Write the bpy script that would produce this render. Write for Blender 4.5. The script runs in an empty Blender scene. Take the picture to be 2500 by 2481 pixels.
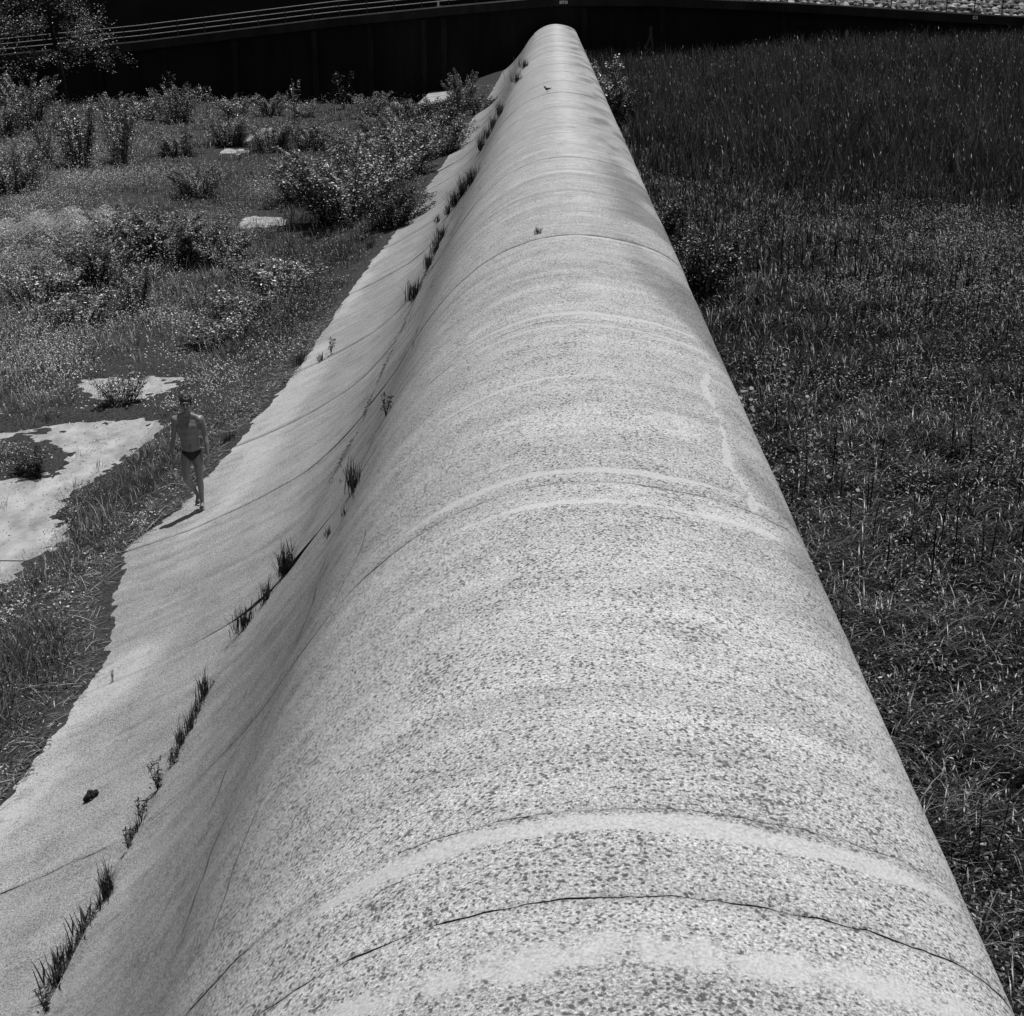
import bpy, bmesh, math, random
import numpy as np
from mathutils import Vector, Matrix, Quaternion

random.seed(7)
RNG = np.random.default_rng(7)
S = bpy.context.scene
COL = S.collection

# ------------------------------------------------------------------ camera, sky, sun, exposure
H = 8.4                                   # height of the lens above the concrete apron
PITCH, YAW = math.radians(19.98), math.radians(1.447)
cam_d = bpy.data.cameras.new("camera")
cam = bpy.data.objects.new("camera", cam_d)
COL.objects.link(cam)
cam.location = (0, 0, H)
cam.rotation_euler = (math.pi / 2 - PITCH, 0, YAW)
cam_d.sensor_width = 36
cam_d.lens = 36 * 1.4286
cam_d.clip_start, cam_d.clip_end = 0.1, 2000
S.camera = cam

SUN = Vector((0.150, 0.160, 0.975)).normalized()
SUN_EL = math.asin(SUN.z)
SUN_AZ = math.atan2(SUN.x, SUN.y)
world = bpy.data.worlds.new("World")
S.world = world
world.use_nodes = True
wn = world.node_tree
wn.nodes.clear()
w_out = wn.nodes.new("ShaderNodeOutputWorld")
w_bg = wn.nodes.new("ShaderNodeBackground")
w_sky = wn.nodes.new("ShaderNodeTexSky")
w_sky.sky_type = 'NISHITA'
w_sky.sun_disc = False
w_sky.sun_elevation = SUN_EL
w_sky.sun_rotation = SUN_AZ
w_bw = wn.nodes.new("ShaderNodeRGBToBW")   # black-and-white film
wn.links.new(w_sky.outputs[0], w_bw.inputs[0])
wn.links.new(w_bw.outputs[0], w_bg.inputs[0])
wn.links.new(w_bg.outputs[0], w_out.inputs[0])
w_bg.inputs[1].default_value = 0.05
sun_d = bpy.data.lights.new("sun", 'SUN')
sun_d.energy = 4.6
sun_d.angle = math.radians(0.5)
sun_d.color = (1, 1, 1)
sun = bpy.data.objects.new("sun", sun_d)
COL.objects.link(sun)
sun.location = (20, 20, 60)
sun.rotation_euler = SUN.to_track_quat('Z', 'Y').to_euler()
S.view_settings.view_transform = 'Standard'
S.view_settings.look = 'None'
S.view_settings.exposure = 0.0
S.view_settings.gamma = 1.0
S.view_settings.use_curve_mapping = False
S.render.engine = 'CYCLES'
S.cycles.max_bounces = 6

# ------------------------------------------------------------------ survey helpers (picture point -> place on the ground)
F, CX, CY = 1.4286 * 2500, 1250.0, 1240.5
_cp, _sp, _cy, _sy = math.cos(PITCH), math.sin(PITCH), math.cos(YAW), math.sin(YAW)
FWD = np.array([-_sy * _cp, _cy * _cp, -_sp])
RGT = np.array([_cy, _sy, 0.0])
UPV = np.cross(RGT, FWD)
def ray(px, py):
    return FWD + RGT * (px - CX) / F - UPV * (py - CY) / F
def at_z(px, py, z):
    d = ray(px, py)
    return d * ((z - H) / d[2]) + np.array([0, 0, H])
def at_y(px, py, y):
    d = ray(px, py)
    return d * (y / d[1]) + np.array([0, 0, H])
def in_view(P, m=0.10):
    Q = P - np.array([0, 0, H])
    z = Q @ FWD
    u = (Q @ RGT) / z * 1.4286
    v = (Q @ UPV) / z * 1.4286
    return (z > 0.5) & (np.abs(u) < 0.5 + m) & (np.abs(v) < 0.4962 + m)

# ------------------------------------------------------------------ noise
def _hash(ix, iy, seed):
    h = (ix.astype(np.int64) * 374761393 + iy.astype(np.int64) * 668265263 + seed * 1442695041) & 0xFFFFFFFF
    h = ((h ^ (h >> 13)) * 1274126177) & 0xFFFFFFFF
    return ((h ^ (h >> 16)) & 0xFFFF) / 65535.0
def vnoise(x, y, seed=0):
    x = np.asarray(x, float); y = np.asarray(y, float)
    x, y = np.broadcast_arrays(x, y)
    ix, iy = np.floor(x), np.floor(y)
    fx, fy = x - ix, y - iy
    fx, fy = fx * fx * (3 - 2 * fx), fy * fy * (3 - 2 * fy)
    a, b = _hash(ix, iy, seed), _hash(ix + 1, iy, seed)
    c, d = _hash(ix, iy + 1, seed), _hash(ix + 1, iy + 1, seed)
    return (a * (1 - fx) + b * fx) * (1 - fy) + (c * (1 - fx) + d * fx) * fy
def fbm(x, y, seed=0, oct=4):
    s, a, t = 0.0, 1.0, 0.0
    for o in range(oct):
        s = s + a * vnoise(np.asarray(x) * 2 ** o + 17.3 * o, np.asarray(y) * 2 ** o - 9.1 * o, seed + o)
        t += a; a *= 0.5
    return s / t
def sstep(x, a, b):
    t = np.clip((np.asarray(x, float) - a) / (b - a), 0, 1)
    return t * t * (3 - 2 * t)

# ------------------------------------------------------------------ mesh and object helpers
def mesh_np(name, V, faces, attrs=None, smooth=True):
    """V (n,3); faces: list of (m,k) index arrays."""
    me = bpy.data.meshes.new(name)
    V = np.asarray(V, np.float32)
    me.vertices.add(len(V))
    me.vertices.foreach_set("co", V.ravel())
    loops, tot = [], []
    for f in faces:
        f = np.asarray(f, np.int32)
        if len(f):
            loops.append(f.ravel()); tot.append(np.full(len(f), f.shape[1], np.int32))
    loops, tot = np.concatenate(loops), np.concatenate(tot)
    me.loops.add(len(loops))
    me.loops.foreach_set("vertex_index", loops)
    me.polygons.add(len(tot))
    me.polygons.foreach_set("loop_start", np.concatenate([[0], np.cumsum(tot)[:-1]]).astype(np.int32))
    me.polygons.foreach_set("loop_total", tot)
    me.polygons.foreach_set("use_smooth", np.full(len(tot), smooth))
    for k, a in (attrs or {}).items():
        at = me.attributes.new(k, 'FLOAT', 'POINT')
        at.data.foreach_set("value", np.asarray(a, np.float32))
    me.update()
    me.validate()
    return me
def obj(name, me, mat=None, parent=None, **props):
    o = bpy.data.objects.new(name, me)
    COL.objects.link(o)
    if mat and not me.materials:
        me.materials.append(mat)
    if parent is not None:
        o.parent = parent
    for k, v in props.items():
        if v: o[k] = v
    return o
def thing(name, label, category, loc=(0, 0, 0), rz=0.0, group=None):
    o = bpy.data.objects.new(name, None)
    COL.objects.link(o)
    o.location = loc
    o.rotation_euler = (0, 0, rz)
    o.empty_display_size = 0.2
    o["label"], o["category"] = label, category
    if group: o["group"] = group
    return o
def box(V, Fc, c, s):
    n = sum(len(v) for v in V)
    x, y, z = np.array(s) / 2.0
    V.append(np.array([[a, b, d] for d in (-z, z) for a, b in ((-x, -y), (x, -y), (x, y), (-x, y))]) + np.array(c))
    Fc.append(np.array([[0, 3, 2, 1], [4, 5, 6, 7], [0, 1, 5, 4], [1, 2, 6, 5], [2, 3, 7, 6], [3, 0, 4, 7]]) + n)
def box_mesh(name, boxes):
    V, Fc = [], []
    for c, s in boxes: box(V, Fc, c, s)
    return mesh_np(name, np.concatenate(V), Fc, smooth=False)
def tube(V, Fc, pts, rad, k=6):
    pts = np.asarray(pts, float)
    n0 = sum(len(v) for v in V)
    rad = np.broadcast_to(np.asarray(rad, float), (len(pts),))
    T = np.gradient(pts, axis=0)
    T /= np.linalg.norm(T, axis=1)[:, None] + 1e-9
    ref = np.array([0.31, 0.95, 0.05])
    ref = np.array([0, 0, 1.0]) if abs(T[0] @ ref) > 0.9 else ref
    A = np.cross(T, ref); A /= np.linalg.norm(A, axis=1)[:, None] + 1e-9
    B = np.cross(T, A)
    an = np.arange(k) * 2 * math.pi / k
    ring = pts[:, None] + rad[:, None, None] * (A[:, None] * np.cos(an)[None, :, None] + B[:, None] * np.sin(an)[None, :, None])
    V.append(ring.reshape(-1, 3))
    i = np.arange(len(pts) - 1)[:, None] * k
    j = np.arange(k)[None]
    j2 = (j + 1) % k
    Fc.append(np.stack([i + j, i + j2, i + k + j2, i + k + j], -1).reshape(-1, 4) + n0)
    Fc.append(np.arange(k)[None, ::-1] + n0)
    Fc.append(np.arange(k)[None] + n0 + (len(pts) - 1) * k)
def tube_mesh(name, tubes, k=6):
    V, Fc = [], []
    for p, r in tubes: tube(V, Fc, p, r, k)
    return mesh_np(name, np.concatenate(V), Fc)

# ------------------------------------------------------------------ materials (neutral greys: the picture is black and white)
class N:
    def __init__(self, name):
        self.m = bpy.data.materials.new(name)
        self.m.use_nodes = True
        self.t = self.m.node_tree
        self.t.nodes.clear()
        self.out = self.t.nodes.new("ShaderNodeOutputMaterial")
    def n(self, typ, ins=None, **props):
        nd = self.t.nodes.new("ShaderNode" + typ)
        for k, v in props.items(): setattr(nd, k, v)
        for k, v in (ins or {}).items():
            sk = nd.inputs[k]
            if hasattr(v, "is_linked") or hasattr(v, "links"): self.t.links.new(v, sk)
            else: sk.default_value = v
        return nd
    def math(self, op, a, b=0.0, c=0.0, clamp=False):
        return self.n("Math", {0: a, 1: b, 2: c}, operation=op, use_clamp=clamp).outputs[0]
    def ss(self, x, a, b, lo=0.0, hi=1.0):
        return self.n("MapRange", {0: x, 1: a, 2: b, 3: lo, 4: hi}, interpolation_type='SMOOTHSTEP').outputs[0]
    def lin(self, x, a, b, lo=0.0, hi=1.0):
        return self.n("MapRange", {0: x, 1: a, 2: b, 3: lo, 4: hi}).outputs[0]
    def noise(self, vec, scale, detail=2.0, rough=0.5):
        return self.n("TexNoise", {"Vector": vec, "Scale": scale, "Detail": detail, "Roughness": rough}).outputs[0]
    def mix(self, f, a, b):
        # scalar mix
        return self.n("Mix", {0: f, 2: a, 3: b}, data_type='FLOAT').outputs[0]
    def attr(self, name):
        return self.n("Attribute", attribute_name=name).outputs["Fac"]
    def pos(self):
        return self.n("NewGeometry").outputs["Position"]
    def scaled(self, vec, s):
        return self.n("VectorMath", {0: vec, 1: s}, operation='MULTIPLY').outputs[0]
    def done(self, val, rough=0.9, spec=0.3, bump=None, bd=0.01, bs=0.5, trans=0.0):
        p = self.n("BsdfPrincipled")
        if hasattr(val, "links"):
            cc = self.n("CombineColor", {0: val, 1: val, 2: val}).outputs[0]
            self.t.links.new(cc, p.inputs["Base Color"])
        else:
            p.inputs["Base Color"].default_value = (val, val, val, 1)
            cc = None
        if hasattr(rough, "links"): self.t.links.new(rough, p.inputs["Roughness"])
        else: p.inputs["Roughness"].default_value = rough
        p.inputs["Specular IOR Level"].default_value = spec
        if bump is not None:
            b = self.n("Bump", {"Strength": bs, "Distance": bd, "Height": bump})
            self.t.links.new(b.outputs[0], p.inputs["Normal"])
        sh = p.outputs[0]
        if trans:
            tr = self.n("BsdfTranslucent")
            if cc is not None: self.t.links.new(cc, tr.inputs[0])
            else: tr.inputs[0].default_value = (val, val, val, 1)
            sh = self.n("MixShader", {0: trans, 1: sh, 2: tr.outputs[0]}).outputs[0]
        self.t.links.new(sh, self.out.inputs[0])
        return self.m

def make_concrete():
    m = N("exposed_aggregate_concrete")
    P = m.pos()
    grain = m.noise(P, 70.0, 3.0, 0.8)
    mid = m.noise(P, 31.0, 3.0, 0.65)
    big = m.noise(P, 1.1, 3.0, 0.55)
    huge = m.noise(P, 0.28, 2.0, 0.5)
    wob = m.noise(P, 7.0, 4.0, 0.6)
    speck, band, clean, streak = m.attr("speck"), m.attr("band"), m.attr("clean"), m.attr("streak")
    bandm = m.ss(m.math('ADD', band, m.math('MULTIPLY', m.math('SUBTRACT', wob, 0.5), 0.9)), 0.42, 0.68)
    # long seams and run marks that follow the ridge on its steep flank
    Ps = m.scaled(P, (9.0, 0.22, 9.0))
    sn = m.noise(Ps, 1.0, 7.0, 0.66)
    seam_d = m.math('MULTIPLY', m.ss(sn, 0.53, 0.66), streak)
    seam_l = m.math('MULTIPLY', m.ss(sn, 0.36, 0.30), streak)
    # drips down the slope (across the ridge)
    Pd = m.scaled(P, (0.3, 4.0, 0.3))
    dn = m.noise(Pd, 1.0, 4.0, 0.6)
    fine = m.noise(P, 58.0, 2.0, 0.6)
    patch = m.noise(P, 2.6, 3.0, 0.6)
    base = m.math('ADD', 0.375, m.math('MULTIPLY', m.math('SUBTRACT', grain, 0.5), 1.5))
    base = m.math('ADD', base, m.math('MULTIPLY', m.math('SUBTRACT', big, 0.5), 0.10))
    base = m.math('ADD', base, m.math('MULTIPLY', m.math('SUBTRACT', huge, 0.5), 0.16))
    base = m.math('ADD', base, m.math('MULTIPLY', m.math('SUBTRACT', dn, 0.5), 0.32))
    # thin dark veins where a stretched noise crosses its middle: hairlines across the slope, seams along the flank
    vn = m.noise(m.scaled(P, (0.30, 1.5, 0.30)), 1.0, 3.0, 0.55)
    vein = m.math('MULTIPLY', m.ss(m.math('ABSOLUTE', m.math('SUBTRACT', vn, 0.5)), 0.008, 0.001), m.ss(big, 0.40, 0.6, 0.0, 0.6))
    vein = m.math('MULTIPLY', vein, m.math('SUBTRACT', 1.0, m.math('MULTIPLY', speck, 0.8)))
    fl = m.ss(m.math('ABSOLUTE', m.math('SUBTRACT', sn, 0.5)), 0.030, 0.004)
    vein = m.math('MAXIMUM', vein, m.math('MULTIPLY', fl, m.math('MULTIPLY', streak, m.ss(patch, 0.52, 0.66, 0.0, 0.7))))
    sx3 = m.n("SeparateXYZ", {0: P}); X_, Y_ = sx3.outputs[0], sx3.outputs[1]
    for (c0, sd, amp, w0, lo) in ((-2.02, 3.0, 0.9, 0.016, 0.44), (-2.42, 8.0, 0.8, 0.014, 0.50), (-1.62, 14.0, 0.8, 0.010, 0.55)):
        yv = m.n("CombineXYZ", {0: sd, 1: m.math('MULTIPLY', Y_, 0.33), 2: 0.5}).outputs[0]
        yn = m.noise(yv, 1.0, 3.0, 0.5)
        ym = m.noise(m.n("CombineXYZ", {0: sd + 20.0, 1: m.math('MULTIPLY', Y_, 0.6), 2: 0.5}).outputs[0], 1.0, 1.0)
        dl = m.math('ABSOLUTE', m.math('SUBTRACT', X_, m.math('ADD', c0, m.math('MULTIPLY', m.math('SUBTRACT', yn, 0.5), amp))))
        vein = m.math('MAXIMUM', vein, m.math('MULTIPLY', m.ss(dl, w0, w0 * 0.2), m.ss(ym, lo, lo + 0.06)))
    # dark lichen specks, thicker where the slow noise is high
    keep = m.math('SUBTRACT', 1.0, m.math('MULTIPLY', bandm, 0.75))
    vor = m.n('TexVoronoi', {'Vector': P, 'Scale': 36.0, 'Randomness': 1.0}).outputs['Distance']
    dots = m.ss(m.math('ADD', vor, m.math('ADD', m.math('MULTIPLY', m.math('SUBTRACT', 0.5, mid), 1.5), m.math('MULTIPLY', m.math('SUBTRACT', 0.5, patch), 0.5))), 0.34, 0.19)
    sa = m.ss(m.math('ADD', mid, m.math('ADD', m.math('MULTIPLY', m.math('SUBTRACT', big, 0.5), 0.26), m.math('MULTIPLY', m.math('SUBTRACT', patch, 0.5), 0.13))), 0.58, 0.66)
    sb = m.ss(m.math('ADD', fine, m.math('MULTIPLY', m.math('SUBTRACT', patch, 0.5), 0.22)), 0.50, 0.64)
    sa = m.math('MAXIMUM', m.math('MULTIPLY', sa, 0.75), m.math('MULTIPLY', dots, 0.95))
    sa = m.math('MULTIPLY', m.math('MULTIPLY', sa, speck), keep)
    sb = m.math('MULTIPLY', m.math('MULTIPLY', sb, m.math('SUBTRACT', 1.1, m.math('MULTIPLY', speck, 0.45))), keep)
    bright = m.math('MAXIMUM', bandm, m.ss(m.math('ADD', clean, m.math('MULTIPLY', m.math('SUBTRACT', big, 0.5), 1.2)), 0.40, 0.85))
    v = m.mix(m.math('MULTIPLY', bright, 0.72), base, m.math('ADD', 0.455, m.math('MULTIPLY', m.math('SUBTRACT', grain, 0.5), 0.25)))
    v = m.mix(m.math('MULTIPLY', sb, 0.72), v, 0.10)
    v = m.mix(m.math('MULTIPLY', sa, 0.92), v, 0.055)
    v = m.mix(m.math('MULTIPLY', m.math('MULTIPLY', seam_d, m.ss(patch, 0.46, 0.62)), 0.50), v, 0.09)
    v = m.mix(m.math('MULTIPLY', seam_l, 0.35), v, 0.46)
    v = m.mix(m.math('MULTIPLY', vein, 0.75), v, 0.05)
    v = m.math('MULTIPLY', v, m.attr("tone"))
    v = m.math('MAXIMUM', v, 0.03)
    hgt = m.math('ADD', m.math('MULTIPLY', grain, 0.4), m.math('MULTIPLY', mid, -0.6))
    return m.done(v, 0.9, 0.25, hgt, 0.006, 0.5)
def make_plain(name, a, b, scale, rough=0.9, spec=0.3, detail=4.0, bump=0.0, stretch=None):
    m = N(name)
    P = m.pos()
    if stretch: P = m.scaled(P, stretch)
    n = m.noise(P, scale, detail, 0.6)
    v = m.lin(n, 0.3, 0.7, a, b)
    return m.done(v, rough, spec, n if bump else None, bump or 0.01, 0.6)
def make_leaf(name, a, b, rough=0.45, spec=0.5, trans=0.25):
    m = N(name)
    v = m.lin(m.attr("tone"), 0.0, 1.0, a, b)
    return m.done(v, rough, spec, trans=trans)

M_CONC = make_concrete()
M_APRON = make_plain("pale_silted_concrete", 0.17, 0.43, 2.2, 0.95, 0.2, 10.0, 0.01, (1, 0.5, 1))
M_SOIL = make_plain("dark_soil_and_litter", 0.003, 0.07, 24.0, 0.95, 0.15, 8.0, 0.05)
M_MARSH = make_plain("wet_dark_soil", 0.004, 0.010, 3.0, 0.9, 0.1, 4.0, 0.03)
M_WALL = make_plain("shade_black_concrete", 0.008, 0.020, 0.8, 0.9, 0.1, 6.0, 0.0, (1, 1, 0.15))  # near-black base colour deepens the shade on the wall
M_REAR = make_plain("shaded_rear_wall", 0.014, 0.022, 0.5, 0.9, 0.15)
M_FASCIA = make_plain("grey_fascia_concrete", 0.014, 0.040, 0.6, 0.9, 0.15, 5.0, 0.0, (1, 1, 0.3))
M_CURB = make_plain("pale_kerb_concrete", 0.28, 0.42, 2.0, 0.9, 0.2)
M_DECK = make_plain("dark_deck_asphalt", 0.02, 0.04, 3.0)
M_RAIL = make_plain("galvanised_rail", 0.22, 0.34, 4.0, 0.6, 0.4)
M_POST = make_plain("painted_dark_post", 0.03, 0.05, 4.0, 0.7, 0.3)
M_STONE = make_plain("pale_riprap_stone", 0.10, 0.46, 1.6, 0.9, 0.2, 5.0, 0.05)
M_BANK = make_plain("bank_earth", 0.03, 0.07, 2.0)
M_WHITE = make_plain("white_enamel", 0.7, 0.8, 5.0, 0.5, 0.4)
M_BLACK = make_plain("black_hollow", 0.004, 0.008, 5.0)
M_LIME = make_plain("lime_stain", 0.05, 0.09, 3.0, 0.9, 0.1, 4.0, 0.0, (1, 1, 0.2))
M_SEDGE = make_leaf("sedge_leaf", 0.003, 0.26, 0.40, 0.45, 0.07)
M_MGRASS = make_leaf("marsh_grass_leaf", 0.003, 0.24, 0.45, 0.35, 0.07)
M_REED = make_leaf("reed_leaf", 0.005, 0.16, 0.45, 0.35, 0.08)
M_STALK = make_leaf("dead_stalk", 0.006, 0.03, 0.7, 0.2, 0.0)
M_GRASS = make_leaf("meadow_grass_leaf", 0.005, 0.36, 0.5, 0.35, 0.10)
M_HERB = make_leaf("herb_leaf", 0.006, 0.60, 0.38, 0.5, 0.10)
M_SHRUB = make_leaf("shrub_leaf", 0.012, 0.60, 0.34, 0.7, 0.14)
M_WILLOW = make_leaf("willow_leaf", 0.008, 0.42, 0.38, 0.55, 0.12)
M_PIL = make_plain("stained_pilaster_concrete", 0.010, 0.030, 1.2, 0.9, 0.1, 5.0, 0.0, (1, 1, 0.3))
M_TREE = make_leaf("tree_leaf", 0.006, 0.40, 0.4, 0.5, 0.12)
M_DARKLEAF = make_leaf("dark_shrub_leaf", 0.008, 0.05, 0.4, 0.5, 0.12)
M_TUFT = make_leaf("dark_tuft_leaf", 0.008, 0.06, 0.5, 0.35, 0.08)
M_STRAW = make_leaf("dry_straw", 0.05, 0.42, 0.8, 0.2, 0.1)
M_BARK = make_plain("dark_bark", 0.012, 0.03, 8.0, 0.9, 0.15)
M_SKIN = None

# ------------------------------------------------------------------ the weir: profile and blocks
_px = np.array([-9.5, -8.4, -7.4, -6.5, -5.3, -4.47, -3.5, -3.05, -2.8, -2.5, -2.2, -2.0, -1.74, -1.4, -1.0, -0.6, -0.12, 0.45, 1.19, 1.57, 1.79, 1.915, 1.995, 2.035, 2.055, 2.055, 2.055])
_pz = np.array([-0.16, -0.04, 0.08, 0.27, 0.70, 1.08, 1.62, 2.00, 2.28, 2.62, 3.0, 3.33, 3.72, 4.13, 4.48, 4.72, 4.90, 4.95, 4.83, 4.69, 4.565, 4.44, 4.27, 4.05, 3.6, 2.4, -0.4])
_arc = np.concatenate([[0], np.cumsum(np.hypot(np.diff(_px), np.diff(_pz)))])
_t = np.arange(0, _arc[-1], 0.02)
_fx, _fz = np.interp(_t, _arc, _px), np.interp(_t, _arc, _pz)
def _gs(a, sig):
    k = np.arange(-40, 41) * 0.02
    w = np.exp(-0.5 * (k / sig) ** 2); w /= w.sum()
    p = np.concatenate([2 * a[0] - a[40:0:-1], a, 2 * a[-1] - a[-2:-42:-1]])
    return np.convolve(p, w, 'valid')
_f2x, _f2z = _gs(_fx, 0.16), _gs(_fz, 0.16)
_w = sstep(_fx, 1.3, 1.72)
_f3x, _f3z = _gs(_fx, 0.05), _gs(_fz, 0.05)
PX, PZ = _f2x * (1 - _w) + _f3x * _w, _f2z * (1 - _w) + _f3z * _w
_crest = int(np.argmax(PZ))
_left_x, _left_z = PX[:_crest], PZ[:_crest]
def prof_z(x):
    n = np.searchsorted(PX[:-1], 2.0)
    return np.interp(x, PX[:n], PZ[:n])
def hit(px, py):
    """the point of the weir's surface seen at a picture point"""
    d = ray(px, py)
    t = np.arange(3.0, 140.0, 0.01)
    p = d[None] * t[:, None] + np.array([0, 0, H])
    k = np.argmax((p[:, 2] < prof_z(p[:, 0])) & (p[:, 0] > -9.4) & (p[:, 0] < 1.97))
    return p[k]

def seam_x(y):
    return np.interp(y, [0, 8.2, 10, 12, 14.0, 15.0, 16, 20, 28, 34, 42, 52, 58, 67, 76, 95, 125], [-3.5, -3.45, -3.40, -3.35, -3.22, -2.98, -2.86, -2.62, -2.62, -2.53, -2.42, -2.3, -1.95, -1.6, -1.4, -1.3, -1.3])
JOINTS = [-4.5, -0.2, 5.01, 5.66, 10.11, 15.50, 21.0, 25.6, 30.6, 36.8, 42.9, 48.3, 53.8, 59.2, 64.7, 70.1, 75.6, 81.0, 86.5, 91.9, 97.4, 102.8, 108.3, 113.7, 119.35]
BANDS = [(4.63, .17, .68), (5.54, .065, 1.0), (9.70, .055, .75), (10.38, .06, 1.0), (13.14, .03, 1.0), (15.24, .05, .9), (15.82, .07, 1.0), (18.62, .035, 1.0), (20.85, .05, 1.0), (25.4, .05, .8),
         (27.7, .05, .8), (28.2, .07, .8), (30.5, .08, .6), (34.0, .08, .6), (37.4, .1, .7), (44, .12, .5), (52, .12, .5), (61, .15, .4)]
def joint_y(k, x):
    y0 = JOINTS[k] + {10.11: 0.48, 15.50: -0.63, 21.0: -0.85, 25.6: -1.1, 30.6: -1.4}.get(JOINTS[k], 0.0) * sstep(x, -1.2, -4.2)
    return y0 + 0.05 * (vnoise(x * 1.3, k * 7.7, 5) - 0.5) + 0.022 * (vnoise(x * 9, k * 3.1, 6) - 0.5) + 0.016 * (vnoise(x * 26, k * 3.1, 7) - 0.5)
_wp = [(1715, 860), (1728, 958), (1753, 1022), (1779, 1139), (1825, 1203)]
_wq = np.array([hit(*q) for q in _wp])[::-1]
WASH_Y, WASH_X = _wq[:, 1], _wq[:, 0]
def gap(k, x):
    y0 = JOINTS[k]
    g = (0.005 if abs(y0 - 5.66) < .01 else 0.009) * (0.25 + 1.2 * vnoise(x * 2.2, k * 5.3, 9) * (0.3 + 1.2 * vnoise(x * 17, k * 2.3, 10)))
    if abs(y0 - 5.66) < .01: g = g * (vnoise(x * 1.1, 3.0, 12) > 0.3) + 0.0012
    return np.maximum(g, 0.001) 

def block(name, k, toe, parent):
    y0, y1 = JOINTS[k], JOINTS[k + 1]
    fine = y1 < 22
    dy = 0.05 if y1 < 11 else 0.09 if y1 < 30 else 0.2 if y1 < 60 else 0.4
    ds = 0.035 if y1 < 11 else 0.05 if fine else 0.09 if y1 < 60 else 0.14
    ny = max(int(round((y1 - y0) / dy)), 4)
    ym = 0.5 * (y0 + y1)
    # profile range
    sx = seam_x(ym)
    tt = np.arange(len(PX))
    i_s = int(np.argmin(np.abs(PX[:_crest] - sx)))
    lo, hi = (0, i_s) if toe else (i_s, len(PX) - 1)
    nx = max(int((hi - lo) * 0.02 / ds), 8)
    ii = np.linspace(lo, hi, nx)
    bx, bz = np.interp(ii, tt, PX), np.interp(ii, tt, PZ)
    tx, tz = np.gradient(bx), np.gradient(bz)
    L = np.hypot(tx, tz); nxv, nzv = -tz / L, tx / L
    V = np.linspace(0, 1, ny + 1)
    if fine:
        ex = np.array([0.008, 0.02, 0.045]) / (y1 - y0)
        V = np.unique(np.concatenate([V, ex, 1 - ex])); ny = len(V) - 1
    ya = joint_y(k, bx) + gap(k, bx) / 2
    yb = joint_y(k + 1, bx) - gap(k + 1, bx) / 2
    Y = ya[None] * (1 - V[:, None]) + yb[None] * V[:, None]
    X = np.broadcast_to(bx, Y.shape).copy()
    Z = np.broadcast_to(bz, Y.shape).copy()
    # seam follows the slow curve of the foot: shift profile samples near the seam
    sh = (seam_x(Y) - sx)
    wgt = np.exp(-((bx - sx) / 0.7) ** 2)
    slope = (tz / np.where(np.abs(tx) < 1e-3, 1e-3, tx)) * (np.abs(tx) > 1e-3)
    X += sh * wgt; Z += sh * wgt * slope
    # seam edge: a few centimetres of open joint, ragged, and a slightly sunken slab
    g = 0.006 + 0.07 * vnoise(Y * 1.7, 2.0, 21) * vnoise(Y * 0.4, 4.0, 22)
    e = np.exp(-np.abs(bx - sx) / 0.05)
    X += (-1 if toe else 1) * g * e * 0.7; Z += (-1 if toe else 1) * g * e * 0.7
    # weathering relief
    d = 0.022 * (fbm(X * 0.9 + 3, Y * 0.7, 30, 3) - 0.5) + 0.006 * (fbm(X * 6, Y * 6, 40, 2) - 0.5)
    d = d + 0.008 * (vnoise(k * 3.3 + toe, 1.1, 44) - 0.5) - (0.025 if toe else 0)
    # worn arrises along the joint
    near = np.minimum(np.abs(Y - ya), np.abs(Y - yb))
    d = d - 0.006 * np.exp(-near / 0.03) * (0.3 + vnoise(X * 8, Y * 2 + k, 47))
    X += nxv * d; Z += nzv * d
    n = nx
    top = np.stack([X, Y, Z], -1).reshape(-1, 3)
    idx = np.arange((ny + 1) * n).reshape(ny + 1, n)
    q = np.stack([idx[:-1, :-1], idx[:-1, 1:], idx[1:, 1:], idx[1:, :-1]], -1).reshape(-1, 4)
    # the block's sides run 0.3 m into the weir
    loop = np.concatenate([idx[0, :], idx[1:, -1], idx[-1, -2::-1], idx[-2:0:-1, 0]])
    Ns = np.stack([np.broadcast_to(nxv, Y.shape), np.zeros_like(Y), np.broadcast_to(nzv, Y.shape)], -1).reshape(-1, 3)
    base = len(top)
    skirt_top = top[loop]; skirt_bot = top[loop] - Ns[loop] * 0.3
    m = len(loop)
    allV = np.concatenate([top, skirt_top, skirt_bot])
    j = np.arange(m); j2 = (j + 1) % m
    sk = np.stack([base + j, base + m + j, base + m + j2, base + j2], -1)
    # attributes
    x, y = allV[:, 0], allV[:, 1]
    xs = np.concatenate([np.broadcast_to(bx, Y.shape).ravel()] + [np.broadcast_to(bx, Y.shape).ravel()[loop]] * 2)
    band = np.zeros(len(x))
    for (b0, bw, s) in BANDS:
        yy = y + 0.10 * (fbm(x * 0.8, b0, 51, 2) - 0.5)
        wloc = bw * (0.25 + 1.5 * fbm(x * 1.3, b0 * 3, 53, 3))
        band = np.maximum(band, s * np.exp(-((yy - b0) / wloc) ** 2 * 0.7) * sstep(x, -2.0, -0.6) * (1 - 0.5 * sstep(x, 1.5, 2.0)))
    # washed strip along the upstream side and its kinks
    w = np.interp(y, WASH_Y, WASH_X) + 0.10 * (fbm(y * 2.2, 5.5 + 0 * y, 57, 3) - 0.5)
    ww = 0.055 * (0.4 + 1.2 * vnoise(y * 1.5, 8.0, 58))
    band = np.maximum(band, 0.85 * np.exp(-((x - w) / ww) ** 2) * sstep(y, 9.4, 10.4) * (1 - sstep(y, 13.6, 15.2)))
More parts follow.
